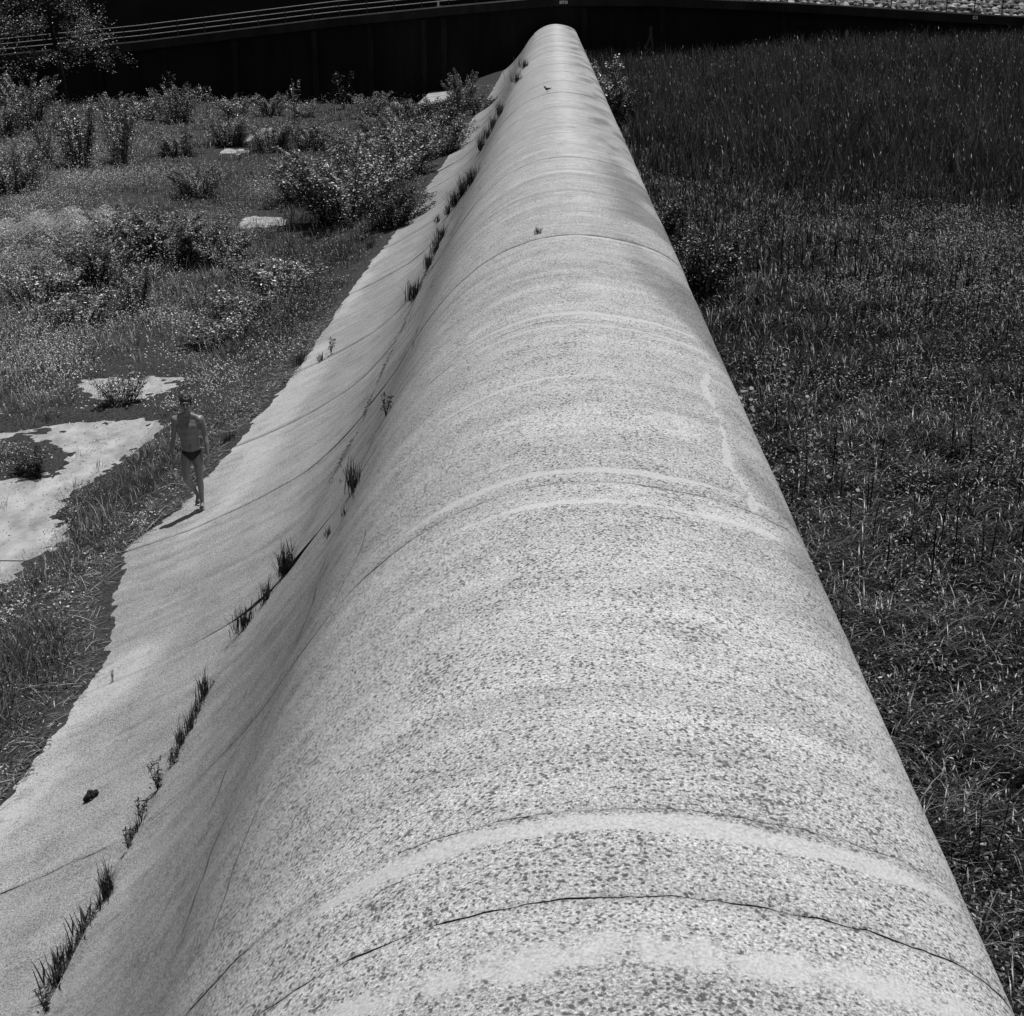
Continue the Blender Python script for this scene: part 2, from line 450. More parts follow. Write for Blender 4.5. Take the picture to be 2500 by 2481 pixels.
    speck = (0.38 + 0.62 * sstep(xs, -2.5, -1.2)) * (1 - 0.35 * sstep(y, 18, 45))
    speck = np.where(xs < -2.9, 0.22, speck)
    clean = sstep(xs, -4.0, -5.0) * (0.35 + 0.9 * sstep(fbm(x * 0.7, y * 0.3, 60, 3), 0.40, 0.58)) * (1 - 0.4 * sstep(y, 30, 50))
    streak = np.exp(-((xs + 2.3) / 0.62) ** 2) + 0.25 * (xs < -2.6)
    tone = np.full(len(x), 0.99 + 0.10 * (vnoise(k * 5.1, 9.0 + toe, 66) - 0.5))
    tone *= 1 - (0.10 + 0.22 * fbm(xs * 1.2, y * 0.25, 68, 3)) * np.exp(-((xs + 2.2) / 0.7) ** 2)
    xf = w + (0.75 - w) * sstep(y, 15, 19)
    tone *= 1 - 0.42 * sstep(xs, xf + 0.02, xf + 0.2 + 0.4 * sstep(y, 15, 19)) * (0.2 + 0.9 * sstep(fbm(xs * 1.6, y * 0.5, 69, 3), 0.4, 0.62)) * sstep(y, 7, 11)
    tone *= 1 + 0.24 * np.exp(-((xs - 0.42) / 0.30) ** 2) * sstep(y, 14, 40)  # sheen along the far crest, painted into the tone
    tone *= 1 - 0.5 * np.exp(-np.abs(xs - sx) / 0.05) * (0.3 + 0.7 * vnoise(y * 1.3, 3.0, 71)) * (1.0 if toe else 0.4)
    nr = np.concatenate([near.ravel(), np.zeros(2 * m)])
    tone *= 1 - (0.4 + 0.3 * (xs < -1.0)) * np.exp(-nr / 0.016) * (0.35 + 0.65 * vnoise(x * 3, k * 2.0, 70))
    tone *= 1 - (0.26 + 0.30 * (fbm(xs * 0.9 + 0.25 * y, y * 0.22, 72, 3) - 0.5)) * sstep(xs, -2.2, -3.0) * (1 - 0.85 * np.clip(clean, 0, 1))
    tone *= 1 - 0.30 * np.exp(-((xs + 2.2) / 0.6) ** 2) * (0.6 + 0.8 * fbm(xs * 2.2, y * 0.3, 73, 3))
    tone[base:] *= 0.5
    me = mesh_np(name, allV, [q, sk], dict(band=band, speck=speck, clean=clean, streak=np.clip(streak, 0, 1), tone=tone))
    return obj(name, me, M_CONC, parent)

weir = thing("weir", "long rounded concrete weir crest with curved sloping foot running to the dark wall", "weir")
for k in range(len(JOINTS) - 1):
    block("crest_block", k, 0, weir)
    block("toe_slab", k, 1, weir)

# ------------------------------------------------------------------ ground
ex_y = np.array([-5, 9, 12.98, 15.5, 18, 20.1, 21.4, 25.2, 29.8, 37, 50, 74, 87, 95, 125])
ex_x = np.array([-5.9, -5.7, -5.55, -5.42, -6.1, -6.45, -6.0, -5.75, -5.3, -5.35, -4.7, -4.4, -4.2, -3.9, -3.8])
def poly(pts):
    return np.array([at_z(x, y, 0.0)[:2] for x, y in pts])
BARE = [poly(p) for p in (
    [(-120, 1060), (0, 1065), (60, 1052), (110, 1038), (180, 1030), (300, 1028), (430, 1020), (425, 1045), (370, 1085), (330, 1112), (270, 1145), (215, 1190), (150, 1215), (120, 1232), (112, 1262), (165, 1285), (163, 1310),
     (150, 1345), (138, 1385), (100, 1415), (40, 1418), (-160, 1405), (-160, 1180), (0, 1182), (50, 1176), (130, 1168), (192, 1125), (172, 1092), (90, 1080), (0, 1096), (-120, 1100)],
    [(185, 932), (250, 915), (330, 918), (440, 920), (478, 938), (425, 957), (350, 970), (260, 974), (205, 962)],
    [(582, 529), (690, 529), (695, 556), (582, 557)],
    [(850, 345), (900, 319), (975, 311), (965, 338), (880, 358)],
    [(570, 340), (620, 318), (680, 308), (672, 334), (600, 352)],
    [(1020, 278), (1092, 274), (1090, 302), (1045, 312)],
    [(515, 372), (600, 352), (598, 384)])]
def inside(pl, x, y):
    c = np.zeros(x.shape, bool)
    n = len(pl)
    for i in range(n):
        x1, y1 = pl[i]; x2, y2 = pl[(i + 1) % n]
        if y1 == y2: continue
        c ^= ((y1 > y) != (y2 > y)) & (x < (x2 - x1) * (y - y1) / (y2 - y1) + x1)
    return c
def bare_mask(x, y):
    wx = x + 0.35 * (fbm(x * 1.6, y * 1.6, 71, 3) - 0.5)
    wy = y + 0.9 * (fbm(x * 1.3 + 9, y * 0.9, 75, 3) - 0.5)
    wx = wx + 0.35 * (fbm(x * 6, y * 5, 77, 3) - 0.5); wy = wy + 0.5 * (fbm(x * 5 + 3, y * 4, 78, 3) - 0.5)
    m = np.zeros(np.shape(x), bool)
    for pl in BARE: m |= inside(pl, wx, wy)
    return m
def dip(x, y): return -1.7 * sstep(y, 104, 112) * sstep(x, -5.5, -8)
def soil_z(x, y, b=None):
    xe = np.interp(y, ex_y, ex_x)
    ze = prof_z(xe)
    z = 0.06 + (ze - 0.06) * sstep(x, -8.5 + 0 * y, xe + 0.6) * 1.0
    z = np.where(x > xe, np.maximum(z, ze - 0.05), z)
    # make the surface meet the slab where the photograph's edge lies
    z = z + (ze - (0.06 + (ze - 0.06) * sstep(xe, -8.5, xe + 0.6))) * np.exp(-((x - xe) / 0.9) ** 2)
    z = z + 0.11 * (fbm(x * 0.5, y * 0.4, 81, 3) - 0.5) * sstep(np.abs(x - xe), 0.2, 1.5)
    z = z + 0.07 * (fbm(x * 2.6, y * 2.2, 85, 4) - 0.5) + 0.10 * (fbm(x * 6.5, y * 6.5, 88, 3) - 0.5) * np.exp(-np.abs(x - xe) / 0.5) + 0.10 * (fbm(x * 1.1, y * 0.8, 86, 2) - 0.5) * np.exp(-np.abs(x - xe) / 0.7)
    z = z + dip(x, y)
    if b is None: b = bare_mask(x, y)
    if np.ndim(b) and b.dtype != bool:
        return z - 0.12 * sstep(b, 0.08, 0.62) + 0.03 + 0.09 * (fbm(x * 5.5, y * 4.5, 89, 3) - 0.5) * np.exp(-((b - 0.5) / 0.35) ** 2)
    return z + np.where(b, -0.09, 0.0)
def soft_bare(x, y):
    m = 0.0
    for a in range(8):
        m = m + bare_mask(x + 0.42 * math.cos(a * 0.785), y + 0.75 * math.sin(a * 0.785))
    return (m + 2.0 * bare_mask(x, y)) / 10.0
def grid_mesh(name, xs, ys, zf, **kw):
    X, Y = np.meshgrid(xs, ys)
    Z = zf(X, Y)
    V = np.stack([X, Y, Z], -1).reshape(-1, 3)
    idx = np.arange(X.size).reshape(X.shape)
    q = np.stack([idx[:-1, :-1], idx[:-1, 1:], idx[1:, 1:], idx[1:, :-1]], -1).reshape(-1, 4)
    return mesh_np(name, V, [q], **kw)
xs_l = np.concatenate([-np.geomspace(200, 14, 50), -np.linspace(13.9, 9, 55), -np.linspace(8.95, 3.0, 125)])
ys_l = np.concatenate([np.linspace(-10, 9.5, 20), np.linspace(10, 32, 280), np.linspace(32.3, 60, 100), np.linspace(60.5, 121, 100)])
obj("soil", grid_mesh("soil", xs_l, ys_l, lambda x, y: soil_z(x, y, soft_bare(x, y))), M_SOIL, kind="structure", label="dark rooted soil over the concrete apron below the weir")
for y0, y1 in ((-10, 20.52), (20.56, 121)):
    obj("apron", grid_mesh("apron", np.concatenate([np.linspace(-200, -9, 6), np.linspace(-8, -3.2, 6)]), np.linspace(y0, y1, 60), dip), M_APRON, kind="structure", label="pale silted concrete apron showing between the plants")

def marsh_z(x, y):
    return 0.25 + 1.7 * sstep(y, 45, 115) * sstep(x, 0, 30) + 0.7 * sstep(y, 60, 110) + 0.2 * (fbm(x * 0.4, y * 0.4, 91, 3) - 0.5)
obj("marsh_ground", grid_mesh("marsh_ground", np.concatenate([np.linspace(1.7, 60, 90), np.geomspace(62, 200, 8)]), np.linspace(-10, 121, 140), marsh_z), M_MARSH, kind="structure", label="wet dark soil under the reeds")
obj("ground", grid_mesh("ground", np.linspace(-900, 900, 5), np.linspace(-900, 900, 5), lambda x, y: x * 0 - 2.2), M_MARSH, kind="structure", label="dark ground running to the horizon")

# ------------------------------------------------------------------ blades and leaves
def blades(P, Lh, W, az, a0, a1, n, tone, pw=1.4, taper=0.7, twist=0.0):
    """P (N,3) feet; each blade is a curved tapering strip whose lean goes from a0 to a1 (radians from upright)."""
    Np = len(P)
    t = (np.arange(n) + 0.5) / n
    th = a0[:, None] + (a1 - a0)[:, None] * t[None] ** pw
    r = np.cumsum(np.sin(th), 1) * (Lh / n)[:, None]
    z = np.cumsum(np.cos(th), 1) * (Lh / n)[:, None]
    r = np.concatenate([np.zeros((Np, 1)), r], 1); z = np.concatenate([np.zeros((Np, 1)), z], 1)
    ca, sa = np.cos(az)[:, None], np.sin(az)[:, None]
    C = np.stack([P[:, 0:1] + r * ca, P[:, 1:2] + r * sa, P[:, 2:3] + z], -1)
    ts = np.arange(n + 1) / n
    w = W[:, None] * np.clip(1 - ts[None] ** 2.2, 0, 1) ** taper * (0.55 + 0.45 * np.minimum(ts * 4, 1))[None]
    side = np.stack([-sa * np.ones_like(r), ca * np.ones_like(r), np.zeros_like(r)], -1)
    if twist:
        tw = (RNG.random((Np, 1)) - 0.5) * twist * ts[None]
        side = side * np.cos(tw)[..., None] + np.stack([np.sin(tw) * ca * np.cos(0), np.sin(tw) * sa, np.sin(tw)], -1) * 0.7
    A = C + side * w[..., None] / 2; B = C - side * w[..., None] / 2
    V = np.empty((Np, 2 * n + 1, 3))
    V[:, 0:2 * n:2] = A[:, :n]; V[:, 1:2 * n:2] = B[:, :n]; V[:, 2 * n] = C[:, n]
    o = (np.arange(Np) * (2 * n + 1))[:, None]
    q = []
    for i in range(n - 1):
        q.append(np.stack([o[:, 0] + 2 * i, o[:, 0] + 2 * i + 1, o[:, 0] + 2 * i + 3, o[:, 0] + 2 * i + 2], -1))
    quads = np.concatenate(q) if q else np.zeros((0, 4), int)
    tri = np.stack([o[:, 0] + 2 * n - 2, o[:, 0] + 2 * n - 1, o[:, 0] + 2 * n], -1)
    return V.reshape(-1, 3), quads, tri, np.repeat(tone, 2 * n + 1)
def leaves(P, L, W, tone, up=0.6, rng=None):
    """P (N,3) leaf centres; small folded diamonds turned mostly to the sky."""
    rng = rng or RNG
    Np = len(P)
    nrm = rng.normal(size=(Np, 3)); nrm /= np.linalg.norm(nrm, axis=1)[:, None]
    nrm[:, 2] = np.abs(nrm[:, 2])
    nrm = nrm * (1 - up) + np.array([0, 0, 1.0]) * up
    nrm /= np.linalg.norm(nrm, axis=1)[:, None]
    d = rng.normal(size=(Np, 3)); d -= (d * nrm).sum(1)[:, None] * nrm; d /= np.linalg.norm(d, axis=1)[:, None]
    s = np.cross(nrm, d)
    L, W = np.broadcast_to(L, (Np,)), np.broadcast_to(W, (Np,))
    fold = 0.18
    V = np.stack([P - d * L[:, None] / 2, P + s * W[:, None] / 2 + nrm * W[:, None] * fold, P + d * L[:, None] / 2 - nrm * L[:, None] * 0.08, P - s * W[:, None] / 2 + nrm * W[:, None] * fold], 1)
    o = np.arange(Np)[:, None] * 4
    f = np.concatenate([o + [[0, 1, 2]], o + [[0, 2, 3]]])
    return V.reshape(-1, 3), f, np.repeat(tone, 4)
class Acc:
    def __init__(self): self.V, self.F, self.T, self.n = [], [], [], 0
    def add(self, V, fs, tone):
        self.V.append(V); self.T.append(tone)
        for f in fs:
            if len(f): self.F.append(f + self.n)
        self.n += len(V)
    def mesh(self, name):
        return mesh_np(name, np.concatenate(self.V), self.F, dict(tone=np.clip(np.concatenate(self.T), 0, 1)))

def scatter(n, y0, y1, xl, xr, zf, power=-0.4, margin=0.08):
    """n points between y0 and y1; nearer ground is planted more thickly"""
    a, b = y0 ** (power + 1), y1 ** (power + 1)
    y = (a + (b - a) * RNG.random(n)) ** (1 / (power + 1))
    lo = np.maximum(xl(y), -0.40 * y - 4); hi = np.minimum(xr(y), 0.40 * y + 4)
    x = lo + (hi - lo) * RNG.random(n)
    keep = hi > lo
    x, y = x[keep], y[keep]
    P = np.stack([x, y, zf(x, y)], -1)
    return P[in_view(P + np.array([0, 0, 0.5]), margin)]
R = RNG.random


def tussocks(C, per, rad, lean_in=0.35):
    """blades of a tussock: feet scattered round each centre, leaning outward; returns feet, azimuths, owner index"""
    n = len(C)
    o = np.repeat(np.arange(n), per)
    off = RNG.normal(size=(n * per, 2)) * np.repeat(np.broadcast_to(rad, (n,)), per)[:, None]
    P = C[o].copy(); P[:, :2] += off
    az = np.arctan2(off[:, 1], off[:, 0]) + 0.7 * RNG.normal(size=n * per)
    return P, az, o
def put(acc, v):
    if len(v) == 4: acc.add(v[0], (v[1], v[2]), v[3])
    else: acc.add(v[0], [v[1]], v[2])
# --- right bank: sedge, broad leaves, reeds, dead stalks
xr_in = lambda y: 2.1 + 0 * y
xr_out = lambda y: 90 + 0 * y
acc = Acc()
C = scatter(3900, 6.5, 28, xr_in, xr_out, marsh_z, 0.15)
cl = fbm(C[:, 0] * 0.8, C[:, 1] * 0.7, 101, 3)
C = C[R(len(C)) < 0.45 + 1.1 * sstep(cl, 0.35, 0.6)]
n = len(C); k = 0.6 + 0.9 * R(n) * fbm(C[:, 0] * 0.8, C[:, 1] * 0.7, 101, 3) * 1.6; tb = 0.35 + 0.65 * R(n) ** 1.5
P, az, o = tussocks(C, 26, 0.07 + 0.05 * R(n)); n = len(P)
az = np.where(R(n) < 0.55, math.pi * (R(n) < 0.5) + 0.5 * RNG.normal(size=n), az)
put(acc, blades(P, (0.26 + 0.40 * R(n)) * k[o], 0.009 + 0.010 * R(n), az, 0.05 + 0.4 * R(n), 1.4 + 1.2 * R(n), 4, R(n) ** 3.2 * tb[o] * 1.25, 1.25))
obj("sedge_grass", acc.mesh("sedge_grass"), M_SEDGE, kind="stuff", label="dark arching sedge grass on the near right bank beside the weir")
acc = Acc()
C = scatter(3200, 6.5, 32, xr_in, xr_out, marsh_z, 0.1)
pt = fbm(C[:, 0] * 0.5 + 40, C[:, 1] * 0.5, 105, 3)
C = C[R(len(C)) < 0.25 + sstep(pt, 0.38, 0.6) + 0.8 * sstep(C[:, 0] - C[:, 1] * 0.245, 1.4, 0.2)]
n = len(C); k = 0.3 + 0.45 * R(n); tb = 0.3 + 0.7 * R(n)
P, az, o = tussocks(C, 30, 0.16 + 0.12 * R(n)); n = len(P)
d2 = ((P[:, :2] - C[o][:, :2]) ** 2).sum(1)
P[:, 2] += k[o] * np.exp(-d2 / 0.09) * (0.55 + 0.5 * R(n))
put(acc, leaves(P, 0.04 + 0.045 * R(n), 0.018 + 0.024 * R(n), R(n) ** 3.0 * tb[o] * 1.2, 0.5))
obj("marsh_herbs", acc.mesh("marsh_herbs"), M_SEDGE, kind="stuff", label="small broad dark leaves between the sedge on the right")
PALE = [(at_z(2430, 560, 0.6), 7.0, 5.5), (at_z(2200, 690, 0.6), 4.5, 2.2), (at_z(2460, 700, 0.6), 4.0, 3.0), (at_z(2330, 430, 0.6), 8.0, 3.0), (at_z(1960, 690, 0.6), 2.2, 1.2), (at_z(2250, 505, 0.6), 4.0, 2.0)]
def pale(x, y):
    v = 0.0
    wx, wy = x + 3 * (fbm(x * 0.3, y * 0.3, 117, 2) - 0.5), y + 4 * (fbm(x * 0.3 + 5, y * 0.3, 118, 2) - 0.5)
    for c, rx_, ry_ in PALE: v = np.maximum(v, np.exp(-((wx - c[0]) / rx_) ** 2 - ((wy - c[1]) / ry_) ** 2))
    return v
acc = Acc()
C = scatter(6000, 25, 70, xr_in, xr_out, marsh_z, -0.3)
cl = fbm(C[:, 0] * 0.35, C[:, 1] * 0.22, 111, 4)
C = C[R(len(C)) < 0.3 + sstep(cl, 0.36, 0.62)]
n = len(C); cl = fbm(C[:, 0] * 0.35, C[:, 1] * 0.22, 111, 4); pl = pale(C[:, 0], C[:, 1])
k = (0.5 + 0.8 * R(n)) * (0.6 + 0.9 * (1 - cl)) * (1 - 0.35 * pl); tb = (0.25 + 0.55 * R(n) ** 1.5) * (0.7 + 0.9 * pl)
P, az, o = tussocks(C, 20, 0.14 + 0.10 * R(n)); n = len(P)
put(acc, blades(P, (0.32 + 0.42 * R(n)) * k[o], 0.011 + 0.014 * R(n), az, 0.05 + 0.4 * R(n), 0.8 + 1.6 * R(n), 3, R(n) ** 3.2 * tb[o] * 1.3, 1.4))
C = scatter(10500, 25, 72, xr_in, xr_out, marsh_z, -0.3)
pt = fbm(C[:, 0] * 0.22 + 40, C[:, 1] * 0.12, 115, 3); pl = pale(C[:, 0], C[:, 1])
C = C[R(len(C)) < 0.75 * sstep(pt, 0.44, 0.62) + 1.1 * pl]
n = len(C); pl = pale(C[:, 0], C[:, 1]); k = 0.25 + 0.4 * R(n); tb = (0.3 + 0.5 * R(n)) * (0.7 + 1.3 * pl)
P, az, o = tussocks(C, 16, 0.22 + 0.15 * R(n)); n2 = len(P)
d2 = ((P[:, :2] - C[o][:, :2]) ** 2).sum(1)
P[:, 2] += k[o] * np.exp(-d2 / 0.15) * (0.6 + 0.5 * R(n2))
put(acc, leaves(P, 0.045 + 0.05 * R(n2), 0.022 + 0.026 * R(n2), (0.02 + 0.98 * R(n2) ** 2.8) * tb[o] * 1.6, 0.5))
C = scatter(900, 62, 114, xr_in, lambda y: 8 + 0 * y, marsh_z, 0.0)
P, az, o = tussocks(C, 16, 0.25); n3 = len(P)
put(acc, blades(P, 0.3 + 0.5 * R(n3), 0.02 + 0.02 * R(n3), az, 0.05 + 0.4 * R(n3), 0.8 + 1.4 * R(n3), 2, 0.5 * R(n3) ** 3, 1.4))
obj("marsh_grass", acc.mesh("marsh_grass"), M_MGRASS, kind="stuff", label="mixed dark marsh grass with paler leafy patches in the middle right")
print("marsh", n, n2)
acc = Acc()
P = scatter(135000, 48, 119.2, xr_in, xr_out, marsh_z, -0.2)
edge = 61 + 9 * (fbm(P[:, 0] * 0.12, 3.0 + 0 * P[:, 0], 121, 3) - 0.5) * 2 - 4 * sstep(P[:, 0], 6, 20)
P = P[(R(len(P)) < sstep(P[:, 1] - edge + 6 * (fbm(P[:, 0] * 0.7, P[:, 1] * 0.5, 123, 2) - 0.5), -10, 12)) & ~((P[:, 0] < 3.2 + 3.0 * fbm(P[:, 1] * 0.25, 2.0 + 0 * P[:, 1], 122, 2)) & (P[:, 1] < 96))]
n = len(P)
edge = 61 + 9 * (fbm(P[:, 0] * 0.12, 3.0 + 0 * P[:, 0], 121, 3) - 0.5) * 2 - 4 * sstep(P[:, 0], 6, 20)
ht = (1.3 + 1.1 * R(n)) * (0.7 + 0.6 * fbm(P[:, 0] * 0.5, P[:, 1] * 0.35, 125, 3)) * (0.42 + 0.58 * sstep(P[:, 1] - edge, -8, 16))
put(acc, blades(P, ht, 0.018 + 0.022 * R(n), R(n) * 6.283, 0.03 + 0.14 * R(n), 0.3 + 1.1 * R(n), 2, (0.06 + 0.94 * R(n) ** 2.6) * (0.45 + 0.9 * fbm(P[:, 0] * 0.25, P[:, 1] * 0.15, 127, 3)), 2.2))
# drooping leaf blades and plumes high on the stems
q = R(n) < 0.14; Q = P[q].copy(); m0 = len(Q); Q[:, 2] += ht[q] * (0.6 + 0.35 * R(m0))
put(acc, blades(Q, 0.2 + 0.25 * R(m0), 0.016 + 0.016 * R(m0), R(m0) * 6.283, 0.5 + 0.5 * R(m0), 1.3 + 0.9 * R(m0), 2, (0.1 + 0.9 * R(m0) ** 3) * 0.5, 1.2))
obj("tall_reeds", acc.mesh("tall_reeds"), M_REED, kind="stuff", label="even dark bed of tall reeds in front of the wall on the right")
print("reeds", n)
acc = Acc()
P = scatter(2600, 11, 66, lambda y: 2.6 + 0 * y, xr_out, marsh_z, 0.9)
st = fbm(P[:, 0] * 0.3 + 7, P[:, 1] * 0.2, 131, 2)
P = P[R(len(P)) < sstep(st, 0.35, 0.62)]
n = len(P)
put(acc, blades(P, 0.7 + 0.8 * R(n), 0.008 + 0.012 * R(n) + 0.0004 * P[:, 1], R(n) * 6.283, 0.02 + 0.10 * R(n), 0.05 + 0.35 * R(n), 2, R(n), 1.5, 0.3))
P = scatter(420, 9, 66, lambda y: 2.6 + 0 * y, xr_out, marsh_z, 0.4)
n = len(P)
P[:, 2] += 0.35 + 0.35 * R(n)
V, q, t, tn = blades(P, 0.10 + 0.28 * R(n) ** 1.5, 0.009 + 0.010 * R(n), R(n) * 6.283, 0.6 + 0.6 * R(n), 1.3 + 0.8 * R(n), 4, R(n), 1.5, 0.5)
obj("dead_stalks", acc.mesh("dead_stalks"), M_STALK, kind="stuff", label="thin dark dead stalks standing in the marsh grass")
obj("dry_blades", mesh_np("dry_blades", V, [q, t], dict(tone=0.2 + 0.6 * tn)), M_STRAW, kind="stuff", label="scattered pale dry blades lying over the marsh grass")

# --- left bank: meadow grass, herbs, litter
def xl_out(y): return -90 + 0 * y
def xl_in(y): return np.interp(y, ex_y, ex_x) - 0.05
def meadow(n, y0, y1, power):
    P = scatter(n, y0, y1, xl_out, xl_in, lambda x, y: 0 * x, power)
    b = soft_bare(P[:, 0], P[:, 1])
    P = P[((b < 0.3) | (R(len(P)) < 0.035)) & (P[:, 1] < 105)]
    P[:, 2] = soil_z(P[:, 0], P[:, 1], np.zeros(len(P), bool)) - 0.02
    return P
def paleness(x, y):
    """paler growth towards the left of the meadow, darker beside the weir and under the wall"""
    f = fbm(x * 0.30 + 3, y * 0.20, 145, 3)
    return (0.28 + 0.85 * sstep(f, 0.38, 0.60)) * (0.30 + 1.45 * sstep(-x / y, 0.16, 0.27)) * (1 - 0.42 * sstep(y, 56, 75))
acc = Acc()
for (nn, per, y0, y1, pw, seg, wd, rd) in ((3600, 22, 10, 31, 0.0, 3, 0.006, 0.07), (4200, 16, 31, 62, -0.3, 3, 0.010, 0.13), (3300, 12, 62, 112, -0.3, 2, 0.020, 0.25)):
    C = meadow(nn, y0, y1, pw)
    dens = fbm(C[:, 0] * 0.45 + 11, C[:, 1] * 0.33, 141, 4)
    xe = np.interp(C[:, 1], ex_y, ex_x)
    strip = np.exp(-np.maximum(xe - C[:, 0] - 0.3, 0) / 0.9) * (C[:, 1] < 40)
    C = C[R(len(C)) < np.clip(sstep(dens, 0.34, 0.54) + 0.7 * strip, 0.15, 1)]
    n = len(C)
    dens = fbm(C[:, 0] * 0.45 + 11, C[:, 1] * 0.33, 141, 4)
    edge_ = sstep(np.interp(C[:, 1], ex_y, ex_x) - C[:, 0], 0.0, 0.9)
    k = (0.5 + 0.9 * R(n)) * (0.35 + 1.0 * dens) * (0.30 + 0.70 * edge_) * (1.0 + 0.25 * (y0 > 29))
    tb = paleness(C[:, 0], C[:, 1]) * (0.4 + 0.9 * R(n))
    P, az, o = tussocks(C, per, rd * (0.7 + 0.6 * R(n))); n = len(P)
    put(acc, blades(P, (0.18 + 0.34 * R(n)) * k[o], wd * (0.7 + 0.8 * R(n)), az, 0.05 + 0.45 * R(n), 0.6 + 1.4 * R(n), seg, R(n) ** 3.2 * tb[o] * 1.4, 1.5))
    print("meadow", n)
obj("meadow_grass", acc.mesh("meadow_grass"), M_GRASS, kind="stuff", label="uneven tussocky grass growing over the apron on the left")
acc = Acc()
for (nn, per, y0, y1, pw, sc, rd) in ((2200, 42, 10, 32, 0.0, 0.95, 0.13), (9800, 32, 30, 66, -0.2, 1.12, 0.26), (6800, 22, 62, 110, -0.2, 1.6, 0.45)):
    C = meadow(nn, y0, y1, pw)
    c1 = fbm(C[:, 0] * 0.6 + 31, C[:, 1] * 0.4, 151, 3)
    c2 = fbm(C[:, 0] * 0.16 + 5, C[:, 1] * 0.11, 155, 3)
    kk = sstep(c1, 0.46, 0.62) if y0 < 15 else sstep(c1, 0.36, 0.52) * (0.4 + 0.6 * sstep(c2 + 0.14 * sstep(-C[:, 0] / C[:, 1], 0.12, 0.3), 0.38, 0.56))
    C = C[R(len(C)) < kk]; n = len(C)
    xe = np.interp(C[:, 1], ex_y, ex_x)
    k = (0.12 + (0.22 if y0 < 15 else 1.0) * R(n) ** 1.6) * (0.3 + 0.7 * sstep(xe - C[:, 0], 0.1, 1.0))
    tb = (0.15 + paleness(C[:, 0], C[:, 1])) * (0.35 + 0.9 * R(n))
    rr = rd * (0.6 + 0.8 * R(n))
    P, az, o = tussocks(C, per, rr); n = len(P)
    d2 = ((P[:, :2] - C[o][:, :2]) ** 2).sum(1) / (2 * rr[o] ** 2)
    u = R(n)
    P[:, 2] += 0.04 + k[o] * np.exp(-0.8 * d2) * (0.25 + 0.75 * u ** 0.6)
    put(acc, leaves(P, sc * (0.022 + 0.03 * R(n)), sc * (0.012 + 0.016 * R(n)), (0.02 + 0.98 * R(n) ** 2.1) * tb[o] * 1.45, 0.4))
    print("herbs", n)
P = meadow(60000, 10, 104, -0.35)
n = len(P); pallor = paleness(P[:, 0], P[:, 1])
P[:, 2] += 0.03 + 0.10 * R(n)
put(acc, leaves(P, (0.02 + 0.03 * R(n)) * (0.8 + P[:, 1] / 60), (0.012 + 0.016 * R(n)) * (0.8 + P[:, 1] / 60), R(n) ** 2.6 * (0.15 + pallor), 0.5))
obj("undergrowth", acc.mesh("undergrowth"), M_HERB, kind="stuff", label="leafy herbs and low sprouts through the grass on the left")
# dry reed litter and dead leaves washed up along the foot of the weir, spilling a little onto the slab
def on_top(x, y): return np.maximum(soil_z(x, y, np.zeros(len(x), bool)), prof_z(x))
acc = Acc()
n = 9000
y = 10 + 24 * R(n) ** 1.2
xe = np.interp(y, ex_y, ex_x)
x = xe + 0.10 - np.abs(RNG.normal(size=n)) * 0.6
P = np.stack([x, y, on_top(x, y) + 0.008 + 0.03 * R(n)], -1)
P = P[in_view(P)]
n = len(P)
put(acc, blades(P, 0.03 + 0.45 * R(n) ** 3, 0.005 + 0.010 * R(n) ** 2, np.where(R(n) < 0.3, 0.6 + 0.6 * RNG.normal(size=n), R(n) * 6.283), 1.2 + 0.35 * R(n), 1.4 + 0.35 * R(n), 2, R(n) ** 2.0, 1.0, 0.25))
n = 42000
y = 9 + 42 * R(n); xe = np.interp(y, ex_y, ex_x)
cl = fbm(y * 1.7, 0 * y + 4, 171, 3)
x = xe + (0.03 + 0.35 * np.maximum(cl - 0.45, 0)) * np.abs(RNG.normal(size=n)) - 0.9 * R(n) ** 1.6
P = np.stack([x, y, on_top(x, y) + 0.012], -1)
P = P[in_view(P)]; n = len(P)
put(acc, leaves(P, 0.02 + 0.045 * R(n), 0.012 + 0.02 * R(n), 0.42 * R(n) ** 2.2, 0.7))
# specks of litter over the bare silt
n = 16000
y = 18 + 14 * R(n); x = -16 + 9.5 * R(n)
b = soft_bare(x, y)
P = np.stack([x, y, np.maximum(soil_z(x, y, b), 0.0) + 0.008], -1)[(b > 0.12) & (R(n) < 0.25 + 0.9 * (1 - b))]
P = P[in_view(P)]; n = len(P)
put(acc, leaves(P, 0.012 + 0.03 * R(n), 0.008 + 0.015 * R(n), 0.22 * R(n) ** 2, 0.85))
obj("reed_litter", acc.mesh("reed_litter"), M_STRAW, kind="stuff", label="dry reed stems and litter washed up along the foot of the weir")
# crumbs of soil and dead leaf caught in the long seam
acc = Acc()
n = 6000
y = 4 + 40 * R(n) ** 1.4
x = seam_x(y) + 0.035 * RNG.normal(size=n) - 0.02
keep = R(n) < sstep(fbm(y * 0.8, 0 * y + 2, 175, 3), 0.46, 0.62)
P = np.stack([x, y, prof_z(x) + 0.004], -1)[keep]; n = len(P)
put(acc, leaves(P, 0.012 + 0.035 * R(n), 0.008 + 0.014 * R(n), 0.12 * R(n) ** 2, 0.4))
obj("seam_litter", acc.mesh("seam_litter"), M_STRAW, kind="stuff", label="dark crumbs of soil and dead leaves in the long seam of the slope")

